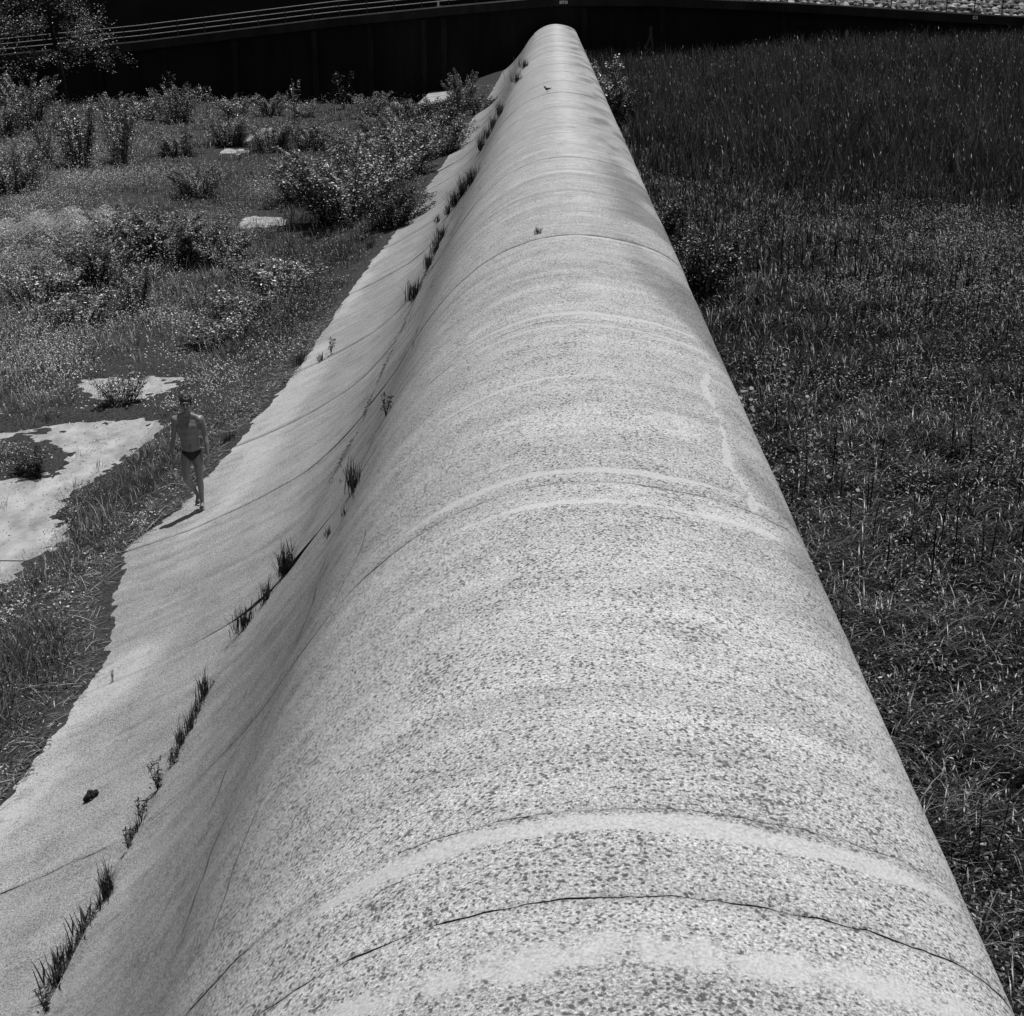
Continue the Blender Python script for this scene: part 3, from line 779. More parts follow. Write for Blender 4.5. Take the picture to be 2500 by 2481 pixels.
# ------------------------------------------------------------------ shrubs and saplings
def shrub_meshes(seed, stems, h, spread, nleaf, leaf, droop=0.5, bare=0.25, clump=0.12, upl=0.45):
    rng = np.random.default_rng(seed)
    tubes, LP, LT = [], [], []
    per = nleaf // stems
    for s in range(stems):
        az = rng.random() * 6.283
        ln = h * (0.62 + 0.38 * rng.random())
        lean = spread * (0.15 + 0.85 * rng.random() ** 0.7)
        t = np.linspace(0, 1, 8)
        rr = lean * (t ** (1.0 + droop))
        b = np.array([math.cos(az), math.sin(az)])
        rr = rr * 0.7 + 0.05 + 0.38 * spread * rng.random() ** 0.5
        p = np.stack([b[0] * rr, b[1] * rr, ln * t * (1 - 0.12 * droop * t * t)], -1)
        p[:, :2] += np.cumsum(rng.normal(size=(8, 2)) * 0.025 * h / 2, 0)
        tubes.append((p, np.linspace(0.011, 0.003, 8) * (0.6 + h / 3)))
        tl = bare + (1 - bare) * rng.random(per) ** 0.85
        q = np.stack([np.interp(tl, t, p[:, i]) for i in range(3)], -1)
        side = rng.normal(size=(per, 3)); side[:, 2] *= 0.6
        side /= np.linalg.norm(side, axis=1)[:, None]
        w = clump * h * (1.1 - tl)[:, None] * rng.random((per, 1)) ** 0.6 + leaf * 0.6
        q = q + side * w
        q[:, 2] = np.maximum(q[:, 2], 0.03)
        LP.append(q); LT.append(np.clip(rng.random(per) ** 1.7 * (0.55 + 0.45 * rng.random()), 0, 1))
    Pq, T = np.concatenate(LP), np.concatenate(LT)
    m = len(Pq)
    V, f, tn = leaves(Pq, leaf * (0.7 + 0.7 * rng.random(m)), leaf * 0.62 * (0.7 + 0.6 * rng.random(m)), T, upl, rng)
    return mesh_np("crown", V, [f], dict(tone=tn)), tube_mesh("stem", tubes, 4)
SH = {
    "poplar": [shrub_meshes(11, 26, 2.4, 0.85, 5200, 0.075, 0.3, 0.08, 0.12), shrub_meshes(12, 18, 2.2, 0.7, 3600, 0.075, 0.2, 0.08, 0.12)],
    "willow": [shrub_meshes(21, 40, 1.7, 1.1, 9500, 0.054, 0.8, 0.03, 0.16), shrub_meshes(22, 34, 1.5, 0.95, 8200, 0.054, 0.7, 0.03, 0.17), shrub_meshes(23, 44, 1.6, 1.3, 10500, 0.052, 0.9, 0.03, 0.16)],
    "herb": [shrub_meshes(31, 34, 0.9, 0.6, 3000, 0.048, 0.5, 0.05, 0.18), shrub_meshes(32, 28, 0.8, 0.55, 2400, 0.048, 0.3, 0.05, 0.18)],
    "wisp": [shrub_meshes(41, 5, 2.0, 0.35, 420, 0.06, 0.2, 0.2, 0.08), shrub_meshes(42, 3, 2.2, 0.25, 320, 0.06, 0.2, 0.2, 0.08)],
}
for m0 in ("poplar", "willow", "herb", "wisp"):
    for c, s in SH[m0]:
        c.materials.append(M_WILLOW if m0 == "willow" else M_SHRUB); s.materials.append(M_BARK)
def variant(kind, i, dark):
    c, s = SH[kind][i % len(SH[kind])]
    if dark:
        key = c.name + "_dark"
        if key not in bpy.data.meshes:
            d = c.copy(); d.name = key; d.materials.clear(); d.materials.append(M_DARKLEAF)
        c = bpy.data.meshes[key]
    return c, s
def shrub(kind, i, px, py, hgt, label, group=None, dark=False, wide=1.0, ground=None, cat="shrub", name="shrub"):
    p = at_z(px, py, 0.1)
    zg = (soil_z if ground is None else ground)(np.array([p[0]]), np.array([p[1]]))[0]
    p = at_z(px, py, zg)
    c, s = variant(kind, i, dark)
    t = thing(name, label, cat, (p[0], p[1], zg - 0.02), random.random() * 6.28, group)
    h0 = {"poplar": 2.4, "willow": 1.6, "herb": 0.85, "wisp": 2.1}[kind]
    k = hgt / h0
    t.scale = (k * wide, k * wide, k)
    obj("crown", c, None, t, kind="stuff")
    obj("stem", s, None, t)
    return t
G_WALL = "shrubs in the row below the dark wall"
G_MID = "low bushes spread over the meadow"
L_WALL = "leafy shrub in the row in front of the dark wall"
L_MID = "low round bush standing in the rough meadow on the left"
for a in [
    ("poplar", 0, 190, 405, 3.3, "largest pale leafed poplar clump in the upper left meadow", None, False, 1.0),
    ("poplar", 1, 290, 400, 3.0, "pale poplar shoots on the right of the largest poplar clump", None, False, 1.0),
    ("poplar", 1, 120, 395, 2.2, "smaller pale poplar shoots left of the largest poplar clump", None, False, 0.9),
    ("willow", 0, 70, 315, 3.2, "bushy pale shrub left of the tree trunk under the wall", None, False, 1.0),
    ("willow", 1, 10, 335, 2.6, "pale shrub cut by the left edge below the wall", None, False, 1.0),
    ("willow", 2, 30, 470, 2.2, "leafy dark bottomed bush at the left edge above the grass hummock", None, False, 1.2),
    ("willow", 0, 285, 302, 1.9, "first shrub from the left in the row before the dark wall", G_WALL, False, 1.0), ("herb", 1, 350, 296, 1.7, "second shrub from the left in the row before the dark wall", G_WALL, False, 1.2), ("willow", 2, 430, 300, 2.6, "third shrub from the left in the row before the dark wall", G_WALL, False, 1.0),
    ("wisp", 0, 500, 288, 2.2, "fourth shrub from the left in the row before the dark wall", G_WALL, False, 1.2), ("herb", 0, 575, 292, 1.5, "fifth shrub from the left in the row before the dark wall", G_WALL, False, 1.2), ("willow", 1, 660, 284, 1.7, "sixth shrub from the left in the row before the dark wall", G_WALL, False, 1.3),
    ("herb", 1, 745, 286, 1.2, "seventh shrub from the left in the row before the dark wall", G_WALL, False, 1.2), ("willow", 0, 905, 290, 1.7, "eighth shrub from the left in the row before the dark wall", G_WALL, False, 1.3), ("herb", 0, 975, 284, 1.1, "ninth shrub from the left in the row before the dark wall", G_WALL, False, 1.2),
    ("wisp", 0, 712, 300, 3.0, "thin upright sapling with a dark stem before the wall", None, False, 1.0),
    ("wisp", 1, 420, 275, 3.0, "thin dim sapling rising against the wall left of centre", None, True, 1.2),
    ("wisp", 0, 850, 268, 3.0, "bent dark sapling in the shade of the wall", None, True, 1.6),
    ("willow", 1, 1132, 280, 3.0, "tall narrow shrub beside the far foot of the weir", None, False, 0.62),
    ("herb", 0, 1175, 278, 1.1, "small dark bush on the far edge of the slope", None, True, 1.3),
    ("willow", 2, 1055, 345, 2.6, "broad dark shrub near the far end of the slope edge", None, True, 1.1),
    ("willow", 0, 1000, 400, 2.5, "grey leafed shrub on the slope edge behind the big bush", None, False, 1.1),
    ("willow", 1, 1080, 385, 2.2, "shrub overhanging the pale slope edge at mid distance", None, False, 1.1),
    ("willow", 2, 950, 460, 2.6, "big spreading bush at the edge of the slope", None, False, 1.35),
    ("willow", 0, 860, 540, 2.6, "largest dense bush beside the slope with a dark underside", None, False, 1.5),
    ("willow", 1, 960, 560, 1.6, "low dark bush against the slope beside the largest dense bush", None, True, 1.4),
    ("willow", 2, 760, 500, 2.0, "bush joined to the left side of the largest dense bush", None, False, 1.4),
    ("poplar", 1, 835, 400, 1.9, "pale twiggy shoots above the largest dense bush", None, False, 0.9),
    ("willow", 1, 760, 365, 1.8, "low bush in front of the grey leafed shrub toward the pale far strip", G_MID, False, 1.4), ("willow", 0, 660, 370, 1.7, "low bush left of the two pale far strips", G_MID, False, 1.4), ("willow", 2, 870, 380, 1.6, "low bush under the far bare strip near the slope", G_MID, False, 1.4),
    ("willow", 2, 485, 480, 1.5, "lone pale topped bush in the dark middle meadow", None, False, 1.3),
    ("willow", 0, 560, 355, 1.7, "low bush at the left end of the far pale strip", G_MID, False, 1.4), ("willow", 1, 430, 380, 1.5, "low bush in the dark grass below the largest poplar clump", G_MID, False, 1.5), ("willow", 0, 920, 335, 1.4, "low bush farthest back beside the far bare strip", G_MID, False, 1.5),
    ("willow", 1, 335, 640, 2.0, "bright leafed bush right of the grass hummock", None, False, 1.3),
    ("willow", 2, 430, 640, 1.8, "pale rounded bush in mid meadow beside the bright leafed bush", None, False, 1.4),
    ("willow", 0, 250, 700, 1.7, "dark hearted bush under the grass hummock", None, False, 1.3),
    ("poplar", 0, 330, 760, 1.5, "leafy sprouting stems with gaps low in the meadow", None, False, 1.1),
    ("herb", 1, 200, 790, 1.0, "pale low sprouts left of the leafy sprouting stems", None, False, 1.6),
    ("herb", 0, 95, 745, 1.1, "pale low sprouts near the left edge", None, False, 1.6),
    ("willow", 2, 540, 650, 1.3, "low bush in the grass left of the weir slope at mid meadow", G_MID, False, 1.4), ("willow", 1, 620, 690, 1.1, "low bush just above the dark bank beside the slope", G_MID, False, 1.4), ("herb", 0, 690, 720, 1.0, "low sprouting bush nearest the slope edge above the man", G_MID, False, 1.7), ("herb", 1, 590, 780, 0.9, "low sprouting bush on the bank behind the man", G_MID, False, 1.7),
    ("herb", 0, 530, 845, 0.8, "low bush below the meadow bank near the walking man", None, False, 1.6),
    ("herb", 1, 300, 985, 0.75, "bushy sprout on the grass strip between the two bare patches", None, False, 1.2),
    ("wisp", 1, 318, 990, 0.95, "thin twiggy sapling on the grass strip between the bare patches", None, True, 1.0),
    ("herb", 1, 80, 1150, 0.5, "small dark sprout on the grass island in the bare patch", None, True, 1.2),
]:
    kind, i, px, py, hg, lab, grp, dk, wd = a
    shrub(kind, i, px, py, hg, lab, grp, dk, wd)
# right side
shrub("poplar", 0, 1450, 305, 4.0, "bright leafed bush close against the far right side of the weir", None, False, 1.1, marsh_z)
shrub("poplar", 1, 1475, 312, 3.0, "lower bright shoots in front of the bright leafed bush by the weir", None, False, 1.3, marsh_z)
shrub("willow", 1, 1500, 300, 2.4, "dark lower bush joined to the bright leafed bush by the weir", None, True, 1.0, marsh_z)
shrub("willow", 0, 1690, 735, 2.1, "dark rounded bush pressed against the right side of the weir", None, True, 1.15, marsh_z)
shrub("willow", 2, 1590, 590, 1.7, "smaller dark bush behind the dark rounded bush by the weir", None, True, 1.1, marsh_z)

def sapling(px, py, ht, label, seed, nl):
    p = at_z(px, py, 0.35)
    rng = np.random.default_rng(seed)
    t = thing("sapling", label, "sapling", (p[0], p[1], 0.2), 0, None)
    tt = np.linspace(0, 1, 9)
    c = np.stack([np.cumsum(rng.normal(size=9) * 0.03), np.cumsum(rng.normal(size=9) * 0.03), ht * tt], -1)
    obj("stem", tube_mesh("stem", [(c, np.linspace(0.012, 0.004, 9))], 5), M_BARK, t)
    # round poplar leaves: hexagons on stalks
    V, Fc, T = [], [], []
    k = 0
    for i in range(int(nl * 1.8)):
        u = 0.3 + 0.7 * rng.random()
        b = np.array([np.interp(u, tt, c[:, j]) for j in range(3)])
        az = rng.random() * 6.283
        r = 0.05 + 0.30 * rng.random() * (1.15 - u)
        b = b + np.array([math.cos(az) * r, math.sin(az) * r, 0.05 * rng.normal()])
        nn = rng.normal(size=3) * 0.55 + np.array([0, -0.2, 0.8]); nn /= np.linalg.norm(nn)
        d = np.cross(nn, [math.cos(az), math.sin(az), 0.3]); d /= np.linalg.norm(d)
        s = np.cross(nn, d)
        R0 = 0.028 + 0.018 * rng.random()
        an = np.arange(6) * math.pi / 3
        rr = R0 * np.array([1.25, 1, 0.95, 0.8, 0.95, 1])
        V.append(b + np.outer(np.cos(an) * rr, d) + np.outer(np.sin(an) * rr, s))
        Fc.append(np.arange(6)[None] + k); k += 6
        T.append(np.full(6, rng.random()))
    obj("crown", mesh_np("crown", np.concatenate(V), Fc, dict(tone=np.concatenate(T))), M_SHRUB_R, t, kind="stuff")
M_SHRUB_R = make_leaf("poplar_leaf", 0.03, 0.24, 0.5, 0.35, 0.25)
for s, (px, py, ht, lab, nl) in enumerate([
    (1968, 1215, 1.9, "tallest round leafed sapling with a bare dark stem in the right marsh", 46),
    (1838, 1120, 1.5, "round leafed sapling nearest the weir edge on the right", 34),
    (1905, 1060, 1.5, "round leafed sapling behind and left of the tallest sapling", 40),
    (2060, 1235, 1.2, "short round leafed sapling right of the tallest sapling", 30),
    (1890, 1300, 1.1, "lowest round leafed sapling in front of the tallest sapling", 30)]):
    sapling(px, py, ht, lab, 300 + s, nl)

# bent-over grass hummock on the left
acc = Acc()
hc0 = at_z(95, 690, 0.0)
n = 15000
def dome(n):
    ang, rad = R(n) * 6.283, np.sqrt(R(n))
    hx, hy = hc0[0] - 0.4 + 3.3 * rad * np.cos(ang), hc0[1] + 4.0 + 5.0 * rad * np.sin(ang)
    rdg = 0.5 + 0.5 * np.sin(hx * 5.5 + hy * 2.2 + 2.0 * fbm(hx, hy, 163, 2))
    hz = 1.35 * np.clip(1 - rad ** 2, 0, 1) ** 0.8 * (0.55 + 0.6 * fbm(hx * 0.9, hy * 0.6, 161, 3)) + 0.22 * rdg
    return np.stack([hx, hy, hz], -1), rdg
P, rdg = dome(n)
put(acc, leaves(P + np.array([0, 0, 0.1]), 0.05 + 0.05 * R(n), 0.018 + 0.02 * R(n), (0.1 + 0.9 * R(n) ** 1.4) * (0.35 + 0.75 * rdg), 0.5))
n = 6000
P, rdg = dome(n)
put(acc, blades(P - np.array([0, 0, 0.05]), 0.3 + 0.45 * R(n), 0.010 + 0.010 * R(n), math.pi + 0.9 + 0.8 * RNG.normal(size=n), 1.0 + 0.6 * R(n), 1.8 + 0.6 * R(n), 3, 0.2 + 0.8 * R(n) ** 1.2, 1.2))
obj("hummock", acc.mesh("hummock"), M_HERB, kind="stuff", label="big hummock of bent over pale grass at the left edge")

# ------------------------------------------------------------------ tree at the upper left
def tree(px, py, label, ht, crown_lo, nbr, reach, seed, lean, leafn):
    p = at_z(px, py, -0.3)
    rng = np.random.default_rng(seed)
    t = thing("tree", label, "tree", (p[0], p[1], -1.75))
    tt = np.linspace(0, 1, 12)
    trunk = np.stack([lean * tt + 0.10 * np.sin(tt * 7), 0.1 * np.cos(tt * 5), ht * tt], -1)
    obj("trunk", tube_mesh("trunk", [(trunk, np.linspace(0.24, 0.05, 12))], 10), M_BARK, t)
    br, LP = [], []
    for i in range(nbr):
        u = crown_lo + (0.97 - crown_lo) * (i + rng.random()) / nbr
        b = np.array([np.interp(u, tt, trunk[:, j]) for j in range(3)])
        az = rng.random() * 6.283
        L = reach * (0.6 + 0.5 * rng.random()) * (1.15 - 0.6 * u)
        s = np.linspace(0, 1, 7)
        q = b + np.stack([math.cos(az) * L * s, math.sin(az) * L * s, L * ((0.1 + 0.5 * rng.random()) * s - 0.35 * s ** 2)], -1)
        q += np.cumsum(rng.normal(size=(7, 3)) * 0.08, 0)
        br.append((q, np.linspace(0.05, 0.012, 7)))
        for jx in range(5):
            s0 = 0.3 + 0.7 * rng.random()
            b2 = np.array([np.interp(s0, s, q[:, j]) for j in range(3)])
            a2 = az + rng.normal() * 0.9
            l2 = L * 0.35 * (0.5 + rng.random())
            q2 = b2 + np.stack([math.cos(a2) * l2 * s, math.sin(a2) * l2 * s, l2 * (0.35 * rng.normal()) * s], -1)
            br.append((q2, np.linspace(0.018, 0.006, 7)))
            nn = max(int(leafn * l2), 6)
            u2 = rng.random(nn) ** 0.7
            lp = np.stack([np.interp(u2, s, q2[:, j]) for j in range(3)], -1) + rng.normal(size=(nn, 3)) * np.array([0.24, 0.24, 0.20])
            LP.append(lp)
    obj("branch", tube_mesh("branch", br, 4), M_BARK, t)
    LP = np.concatenate(LP); m = len(LP)
    V, f, tn = leaves(LP, 0.09 + 0.07 * rng.random(m), 0.06 + 0.045 * rng.random(m), rng.random(m) ** 2.0, 0.3, rng)
    obj("crown", mesh_np("crown", V, [f], dict(tone=tn)), M_TREE, t, kind="stuff")
    print("tree leaves", m)
tree(162, 262, "tall sparse leafed tree with a dark leaning trunk before the wall", 13.5, 0.33, 64, 5.2, 77, -0.8, 27)
tree(-60, 275, "tree mostly outside the left edge with low leafy branches", 9.0, 0.33, 30, 3.4, 78, 0.3, 40)

# ------------------------------------------------------------------ grass tufts in the seams of the slope
def tuft_mesh(seed, n, h, spread, wd, lean=0.0):
    rng = np.random.default_rng(seed)
    P = np.stack([rng.normal(size=n) * 0.02 * spread, rng.normal(size=n) * 0.05 * spread, np.full(n, -0.02)], -1)
    V, q, t, tn = blades(P, h * (0.45 + 0.55 * rng.random(n)), wd * (0.7 + 0.6 * rng.random(n)), rng.random(n) * 6.283, 0.05 + 0.25 * rng.random(n), 0.2 + 0.7 * spread * rng.random(n), 4, rng.random(n) ** 1.5, 1.4)
    return mesh_np("blades", V, [q, t], dict(tone=tn))
def herb_mesh(seed, n, h):
    rng = np.random.default_rng(seed)
    tubes, LP = [], []
    for i in range(n):
        az = rng.random() * 6.283; s = np.linspace(0, 1, 6); L = h * (0.5 + 0.5 * rng.random())
        q = np.stack([math.cos(az) * 0.25 * L * s ** 1.3, math.sin(az) * 0.25 * L * s ** 1.3, L * s - 0.02], -1)
        tubes.append((q, np.linspace(0.003, 0.0015, 6)))
        u = 0.25 + 0.75 * rng.random(14)
        LP.append(np.stack([np.interp(u, s, q[:, j]) for j in range(3)], -1) + rng.normal(size=(14, 3)) * 0.012)
    LP = np.concatenate(LP); m = len(LP)
    V, f, tn = leaves(LP, 0.03 + 0.02 * rng.random(m), 0.008 + 0.004 * rng.random(m), rng.random(m), 0.2, rng)
    return mesh_np("leaves", V, [f], dict(tone=tn)), tube_mesh("stem", tubes, 3)
TUFTS = [tuft_mesh(500, 130, 0.30, 1.0, 0.006), tuft_mesh(501, 70, 0.20, 1.0, 0.006), tuft_mesh(502, 45, 0.14, 1.2, 0.006), tuft_mesh(503, 26, 0.24, 1.6, 0.012), tuft_mesh(504, 30, 0.22, 0.6, 0.004)]
HERBS = [herb_mesh(510, 7, 0.28), herb_mesh(511, 4, 0.22)]
for m0 in TUFTS: m0.materials.append(M_TUFT)
for c, s in HERBS: c.materials.append(M_TUFT); s.materials.append(M_BARK)
def tuft(px, py, kind, k, label, group=None, sy=1.0):
    p = hit(px, py)
    t = thing("grass_tuft" if kind < 10 else "weed", label, "grass tuft" if kind < 10 else "weed", (p[0], p[1], p[2]), random.random() * 0.6 - 0.3, group)
    k *= 1.3
    t.scale = (k, k * sy, k)
    p[0] -= 0.02
    t.location.z -= 0.01
    if kind < 10: obj("blades", TUFTS[kind], None, t, kind="stuff")
    else:
        obj("leaves", HERBS[kind - 10][0], None, t, kind="stuff"); obj("stem", HERBS[kind - 10][1], None, t)
G_T, L_T = "small tufts in the seam of the slope", "small dark grass tuft rooted in the long seam of the concrete slope"
ORD = "first second third fourth fifth sixth seventh eighth ninth tenth eleventh twelfth thirteenth fourteenth fifteenth sixteenth seventeenth eighteenth nineteenth twentieth".split()
TUFT_LIST = [
    (697, 1395, 0, 1.15, "big dense dark grass tuft standing alone on the slope seam", None, 1.0),
    (652, 1460, 1, 1.0, "grass tuft just below the big dense tuft on the seam", None, 1.2),
    (598, 1525, 1, 1.2, "spiky grass tuft at the top of the lower diagonal joint", None, 1.2),
    (500, 1695, 1, 1.1, "narrow upright tuft at the upper end of the long tuft row", None, 1.0),
    (482, 1740, 2, 1.0, L_T, G_T, 1.3), (466, 1780, 1, 0.9, L_T, G_T, 1.2), (443, 1818, 1, 0.9, L_T, G_T, 1.2), (430, 1850, 2, 0.9, L_T, G_T, 1.2),
    (385, 1925, 10, 1.0, "leafy weed with thin stalks in the middle of the tuft row", None, 1.0), (425, 1865, 11, 0.8, "small leafy weed above the weed with thin stalks", None, 1.0),
    (345, 2000, 11, 1.0, "thin stalked weed beside the diagonal joint", None, 1.0), (332, 2030, 2, 0.9, L_T, G_T, 1.2), (312, 2068, 11, 0.9, "thin stalked weed below the diagonal joint", None, 1.0),
    (262, 2185, 0, 0.85, "tall dark grass tuft in the lower left tuft row", None, 1.0), (240, 2222, 2, 1.1, "grass tuft right below the tall tuft in the lower row", None, 1.2),
    (200, 2272, 3, 0.8, "spreading tuft in the middle of the lower row", None, 1.1), (172, 2330, 1, 0.75, "dark tuft under the spreading tuft in the lower row", None, 1.2),
    (135, 2390, 3, 0.95, "broad bladed tuft near the bottom left corner", None, 1.0), (112, 2470, 10, 0.8, "leafy weed at the bottom left corner", None, 1.0), (150, 2372, 2, 1.0, L_T, G_T, 1.2),
    (866, 1190, 1, 1.5, "spiky tuft against the foot of the ridge at mid slope", None, 1.0),
    (942, 1015, 11, 1.3, "small weed in the seam above the spiky tuft", None, 1.0),
    (803, 1305, 2, 0.7, L_T, G_T, 1.0), (843, 1255, 2, 0.6, L_T, G_T, 1.0),
    (1012, 725, 1, 1.9, "grass tuft on the upper slope nearest the man side of the tuft row", None, 1.0),
    (1048, 650, 1, 1.6, L_T, G_T, 1.0), (1066, 612, 1, 1.6, L_T, G_T, 1.0), (1078, 585, 1, 1.8, L_T, G_T, 1.0),
    (1112, 500, 0, 1.6, "large dark tuft patch far up the seam", None, 2.2), (1130, 475, 0, 1.7, "dark tuft joined above the large tuft patch", None, 2.5), (1152, 447, 0, 1.6, "uppermost tuft of the large dark patch in the seam", None, 2.5),
    (1095, 520, 1, 1.4, L_T, G_T, 1.2), (1070, 540, 2, 1.6, L_T, G_T, 1.2), (1174, 365, 0, 1.6, L_T, G_T, 2.0), (1192, 335, 1, 2.2, L_T, G_T, 2.0), (1205, 310, 1, 2.2, L_T, G_T, 2.0), (1222, 280, 1, 2.6, L_T, G_T, 2.0),
    (1262, 200, 1, 2.4, "far dark tuft clump where the ridge meets the shade", None, 4.0), (1280, 165, 1, 2.4, "farthest dark tuft clump on the left side of the ridge", None, 4.0),
    (808, 862, 11, 1.5, "tiny weed alone on the pale slope joint", None, 1.0), (785, 878, 2, 1.2, L_T, G_T, 1.0), (930, 568, 2, 1.8, "tuft on the short joint at the far slope edge", None, 1.0),
    (1130, 345, 4, 3.0, "upright reedy tuft on the far slope edge", None, 1.5),
    (1315, 570, 2, 0.9, "tiny black weed in the crack on top of the ridge", None, 0.6),
    (275, 1655, 4, 0.55, "few thin upright blades in the diagonal joint near the slope edge", None, 2.0),
    (570, 1075, 2, 1.2, L_T, G_T, 1.0),
]
for (px, py, kd, k, lab, g, sy) in TUFT_LIST:
    if lab == L_T:
        n_t = sorted([q[1] for q in TUFT_LIST if q[4] == L_T], reverse=True).index(py)
        lab = ORD[n_t] + " of the small dark seam tufts, counting up from the bottom"
    tuft(px, py, kd, k, lab, g, sy)
# grass tussocks along the slab edge where the joints reach the soil
for (px, py, k, lab) in [(735, 885, 1.6, "dark tussock spilling onto the slope at the upper joint"), (560, 1080, 1.3, "dark tussock spilling onto the slope behind the man"), (905, 612, 2.0, "dark tussock at the slope edge below the largest bush"), (880, 590, 2.0, "dark tussock under the largest dense bush")]:
    tuft(px, py, 1, k, lab, None, 1.4)

# ------------------------------------------------------------------ blobs: one continuous skin grown over a set of balls
def blob_mesh(name, balls, voxel, smooth=4, icos=2):
    """balls: list of (centre, radii, rotation Matrix or None)"""
    bm = bmesh.new()
    for c, r, rot in balls:
        M = Matrix.Translation(c) @ (rot.to_4x4() if rot else Matrix.Identity(4)) @ Matrix.Diagonal((r[0], r[1], r[2], 1.0))
        bmesh.ops.create_icosphere(bm, subdivisions=icos, radius=1.0, matrix=M)
    me = bpy.data.meshes.new(name + "_src"); bm.to_mesh(me); bm.free()
    o = bpy.data.objects.new(name + "_src", me); COL.objects.link(o)
    rm = o.modifiers.new("r", 'REMESH'); rm.mode = 'VOXEL'; rm.voxel_size = voxel; rm.use_smooth_shade = True
    if smooth:
        sm = o.modifiers.new("s", 'SMOOTH'); sm.factor = 0.5; sm.iterations = smooth
    dg = bpy.context.evaluated_depsgraph_get()
    out = bpy.data.meshes.new_from_object(o.evaluated_get(dg))
    out.name = name
    bpy.data.objects.remove(o); bpy.data.meshes.remove(me)
    return out
def limb(balls, pts, rads, step=0.4):
    pts = [Vector(p) for p in pts]
    for i in range(len(pts) - 1):
        a, b, ra, rb = pts[i], pts[i + 1], rads[i], rads[i + 1]
        L = (b - a).length
        n = max(int(L / (step * min(ra, rb))), 1)
        for j in range(n + 1):
            u = j / n
            r = ra + (rb - ra) * u
            balls.append((a.lerp(b, u), (r, r, r), None))

